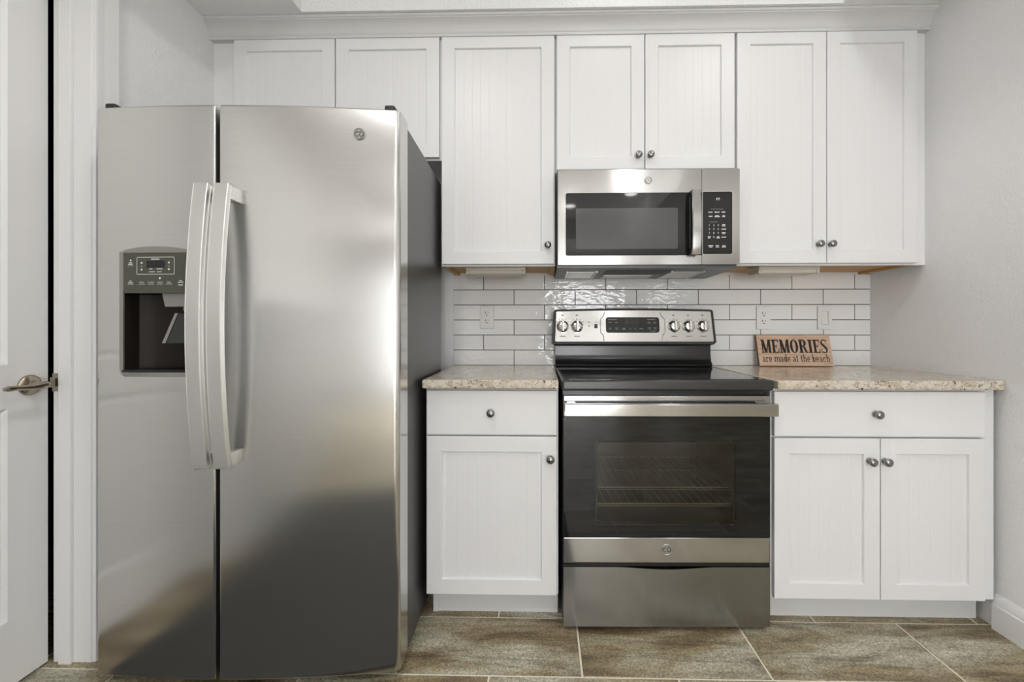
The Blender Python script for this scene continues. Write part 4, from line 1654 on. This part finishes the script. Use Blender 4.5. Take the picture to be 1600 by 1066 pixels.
# handle bar with end brackets
hb = [(-0.682, 0.7705), (-0.6910, 0.7708), (-0.6955, 0.7722), (-0.6968, 0.7742), (-0.6972, 0.7930), (-0.6968, 0.8116), (-0.6955, 0.8138), (-0.6910, 0.8152), (-0.682, 0.8155), (-0.678, 0.814), (-0.678, 0.772)]
poly_prism(bm, hb, 'x', rx(-0.362), rx(0.366))
hd = obj('oven_handle', bm, 'steel', od, ang=45)
for sgn in (-1, 1):
    bm = new()
    xx = rx(sgn * 0.338)
    box(bm, xx - 0.016, xx + 0.016, -0.678, yd0 + 0.001, 0.778, 0.812, 0.003)
    obj('handle_bracket', bm, 'steel', od)
badge(od, (rx(0.0), yd0, 0.2925), 0.0185)
# cavity seen through the window, with two wire racks
bm = new()
cv = [rx(-0.275), rx(0.275), -0.600, -0.20, 0.34, 0.72]
x0, x1, y0, y1, z0, z1 = cv
t_ = 0.006
box(bm, x0, x1, y1, y1 + t_, z0, z1); box(bm, x0, x0 + t_, y0, y1, z0, z1); box(bm, x1 - t_, x1, y0, y1, z0, z1)
box(bm, x0, x1, y0, y1, z0, z0 + t_); box(bm, x0, x1, y0, y1, z1 - t_, z1)
obj('oven_cavity', bm, 'oven_int', RG)
for rz in (0.432, 0.492):
    bm = new()
    ya, yb2 = -0.590, -0.215
    tube(bm, [(x0 + .012, ya, rz), (x1 - .012, ya, rz), (x1 - .012, yb2, rz), (x0 + .012, yb2, rz)], 0.0026, 8, closed=True)
    tube(bm, [(x0 + .012, ya + .01, rz - 0.012), (x1 - .012, ya + .01, rz - 0.012)], 0.0016, 6)
    for k in range(17):
        xx = x0 + .035 + k * (x1 - x0 - .07) / 16
        tube(bm, [(xx, ya, rz + .002), (xx, yb2, rz + .002)], 0.0018, 6)
    obj('oven_rack', bm, 'rack', RG)
# storage drawer with a scooped top edge
bm = new()
pts = [(dl, 0.0195), (dr, 0.0195), (dr, 0.2300)]
for i in range(21):
    s = i / 20
    xx = rx(0.172 - 0.344 * s)
    pts.append((xx, 0.2300 - 0.0082 * math.sin(PI * s) ** 1.5))
pts.append((dl, 0.2300))
poly_prism(bm, pts, 'y', yd0 - 0.001, yd1)
dw = obj('storage_drawer', bm, 'steel_dark', RG, ang=40)
bm = new()
box(bm, dl, dr, yd0 + 0.004, yd1 - 0.002, 0.2310, 0.2440)
obj('drawer_gap_trim', bm, 'black', RG)

# ------------------------------------------------------------------ microwave
MX0, MX1, MZ0, MZ1, MY = 0.0560, 0.8000, 1.3385, 1.7305, -0.395
MW = thing('microwave_oven', ((MX0 + MX1) / 2, -0.2, 1.3245), 'stainless over-the-range microwave with black glass door', 'microwave')
bm = new()
box(bm, MX0 - 0.004, MX1 + 0.003, -0.360, -0.0095, 1.3275, 1.7440, 0.002)
obj('body', bm, 'under', MW)
SEAM = 0.6464
DG = (0.0875, SEAM - 0.0010, 1.3755, 1.6345)    # black glass of the door
bm = new()


def frame_front(x0, x1, z0, z1, gx0, gx1, gz0, gz1, rl, rr):
    """steel front with an opening; corners rounded on the given sides"""
    n = 6
    inner = []
    for cx, cz, a, r in ((gx1 - rr, gz1 - rr, 0, rr), (gx0 + rl, gz1 - rl, 90, rl), (gx0 + rl, gz0 + rl, 180, rl), (gx1 - rr, gz0 + rr, 270, rr)):
        for i in range(n + 1):
            t = math.radians(a + 90 * i / n)
            inner.append((cx + r * math.cos(t), cz + r * math.sin(t)))
    outer = rrect(x0, x1, z0, z1, 0.002, n)
    return outer, inner


o_, i_ = frame_front(MX0, SEAM - 0.0008, MZ0, MZ1, DG[0], SEAM - 0.0032, DG[2], DG[3], 0.008, 0.001)
ring_prism(bm, o_, i_, 'y', MY, -0.3602)
md = obj('door', bm, 'steel', MW, ang=40)
bm = new()
box(bm, DG[0] - 0.004, SEAM - 0.0009, MY + 0.003, -0.362, DG[2] - 0.004, DG[3] + 0.004)
box(bm, SEAM - 0.0030, SEAM - 0.0010, MY - 0.0003, MY + 0.004, DG[2], DG[3])
gl_ = obj('door_glass', bm, 'black_glass', md)
bm = new()
poly_prism(bm, rrect(0.1300, 0.5490, 1.4035, 1.5720, 0.006, 4), 'y', MY + 0.0020, MY + 0.0029)
sc = obj('window_screen', bm, 'mesh', md)
badge(md, (0.4276, MY, 1.6845), 0.0150)
bm = new()
path = []
for i in range(17):
    s = i / 16
    path.append((0.612, MY - 0.030 - 0.012 * math.sin(PI * s) ** 0.7 if 0 < s < 1 else MY - 0.030, 1.3745 + 0.262 * s))
sweep_rect(bm, path, 0.034, 0.012)
mh = obj('handle', bm, 'steel', md)
bm = new()
for zz in (1.376, 1.613):
    box(bm, 0.592, 0.624, MY - 0.0245, MY + 0.003, zz, zz + 0.022, 0.003)
box(bm, 0.588, 0.598, MY - 0.020, MY + 0.003, 1.398, 1.613, 0.004)
obj('handle_mount', bm, 'black', mh)
# control side
bm = new()
o_, i_ = frame_front(SEAM + 0.0008, MX1, MZ0, MZ1, SEAM + 0.0030, 0.7700, 1.3800, 1.6365, 0.001, 0.008)
ring_prism(bm, o_, i_, 'y', MY, -0.3602)
cs = obj('control_fascia', bm, 'steel', MW, ang=40)
bm = new()
ring_prism(bm, rrect(SEAM + 0.0030, 0.7722, 1.3778, 1.6387, 0.009, 6), rrect(SEAM + 0.0032, 0.7698, 1.3802, 1.6363, 0.007, 6), 'y', MY - 0.0008, MY + 0.001)
obj('fascia_bead', bm, 'chrome', cs)
bm = new()
box(bm, SEAM + 0.0010, 0.7740, MY + 0.0012, -0.362, 1.3760, 1.6400)
kp = obj('keypad', bm, 'black_glass', cs)


def mxx(u):
    return 0.6479 + (u - 98) / (432 - 98) * 0.1221


def mzz(v):
    return 1.6365 - (v - 137) / (825 - 137) * 0.2565


bm = new()


def mbar(u0, u1, v0, v1):
    bm.faces.new([bm.verts.new((x, MY + 0.0009, z)) for x, z in ((mxx(u0), mzz(v1)), (mxx(u1), mzz(v1)), (mxx(u1), mzz(v0)), (mxx(u0), mzz(v0)))])


text_into(bm, 'PF', 0.0165, lambda c: Vector((mxx(275) + c.x, MY + 0.0009 - c.z, mzz(233) + c.y)), 0.0)
for a, b, c, d in ((165, 213, 357, 366), (236, 290, 357, 366), (315, 355, 357, 366), (170, 212, 403, 412), (243, 284, 396, 404), (234, 296, 408, 416), (322, 352, 396, 404), (320, 354, 408, 416),
                   (322, 354, 495, 504), (320, 356, 509, 518), (312, 364, 545, 553), (316, 360, 584, 592), (322, 352, 596, 604), (312, 364, 633, 641),
                   (160, 194, 628, 636), (164, 190, 642, 650), (262, 292, 628, 634), (258, 296, 640, 650),
                   (165, 222, 726, 734), (174, 212, 742, 750), (250, 284, 726, 734), (248, 286, 742, 750), (322, 356, 728, 736), (316, 362, 742, 750)):
    mbar(a, b, c, d)
digs = [('1', 178, 515), ('2', 228, 515), ('3', 277, 515), ('4', 178, 557), ('5', 228, 557), ('6', 277, 557), ('7', 178, 602), ('8', 228, 602), ('9', 277, 602), ('0', 228, 646)]
for s, cu, cvv in digs:
    text_into(bm, s, 0.0115, lambda c, cu=cu, cvv=cvv: Vector((mxx(cu) + c.x, MY + 0.0009 - c.z, mzz(cvv) + c.y)), 0.0)
obj('keypad_print', bm, 'ink_white', kp)
bm = new()
for a, b, c, d in ((195, 335, 326, 330), (182, 270, 468, 472)):
    mbar(a, b, c, d)
for s, cu, cvv in digs:
    pass
obj('keypad_heading', bm, 'ink_grey', kp)
# underside: grease filters, lamp lens, vent slot
bm = new()
box(bm, MX0, MX1, MY + 0.004, -0.020, 1.3245, 1.3274, 0.001)
ub = obj('underside', bm, 'under', MW)
for fx0, fx1 in ((0.105, 0.225), (0.560, 0.690)):
    bm = new()
    box(bm, fx0, fx1, -0.285, -0.055, 1.3228, 1.3244, 0.0005)
    for k in range(9):
        yy = -0.275 + k * 0.025
        box(bm, fx0 + 0.004, fx1 - 0.004, yy, yy + 0.012, 1.3218, 1.3229)
    gf = obj('grease_filter', bm, 'galv', ub)
    for xx in (fx0 - 0.007, fx1 + 0.001):
        bm = new()
        box(bm, xx, xx + 0.006, -0.290, -0.050, 1.3205, 1.3244)
        obj('filter_rail', bm, 'handle', ub)
bm = new()
box(bm, 0.265, 0.545, -0.33, -0.20, 1.3232, 1.3244)
obj('vent_slot', bm, 'black_matte', ub)
bm = new()
box(bm, 0.275, 0.500, -0.165, -0.06, 1.3210, 1.3244, 0.001)
obj('lamp_lens', bm, 'galv', ub)

# tidy helper properties
for o in COL.objects:
    if '_o' in o:
        del o['_o']
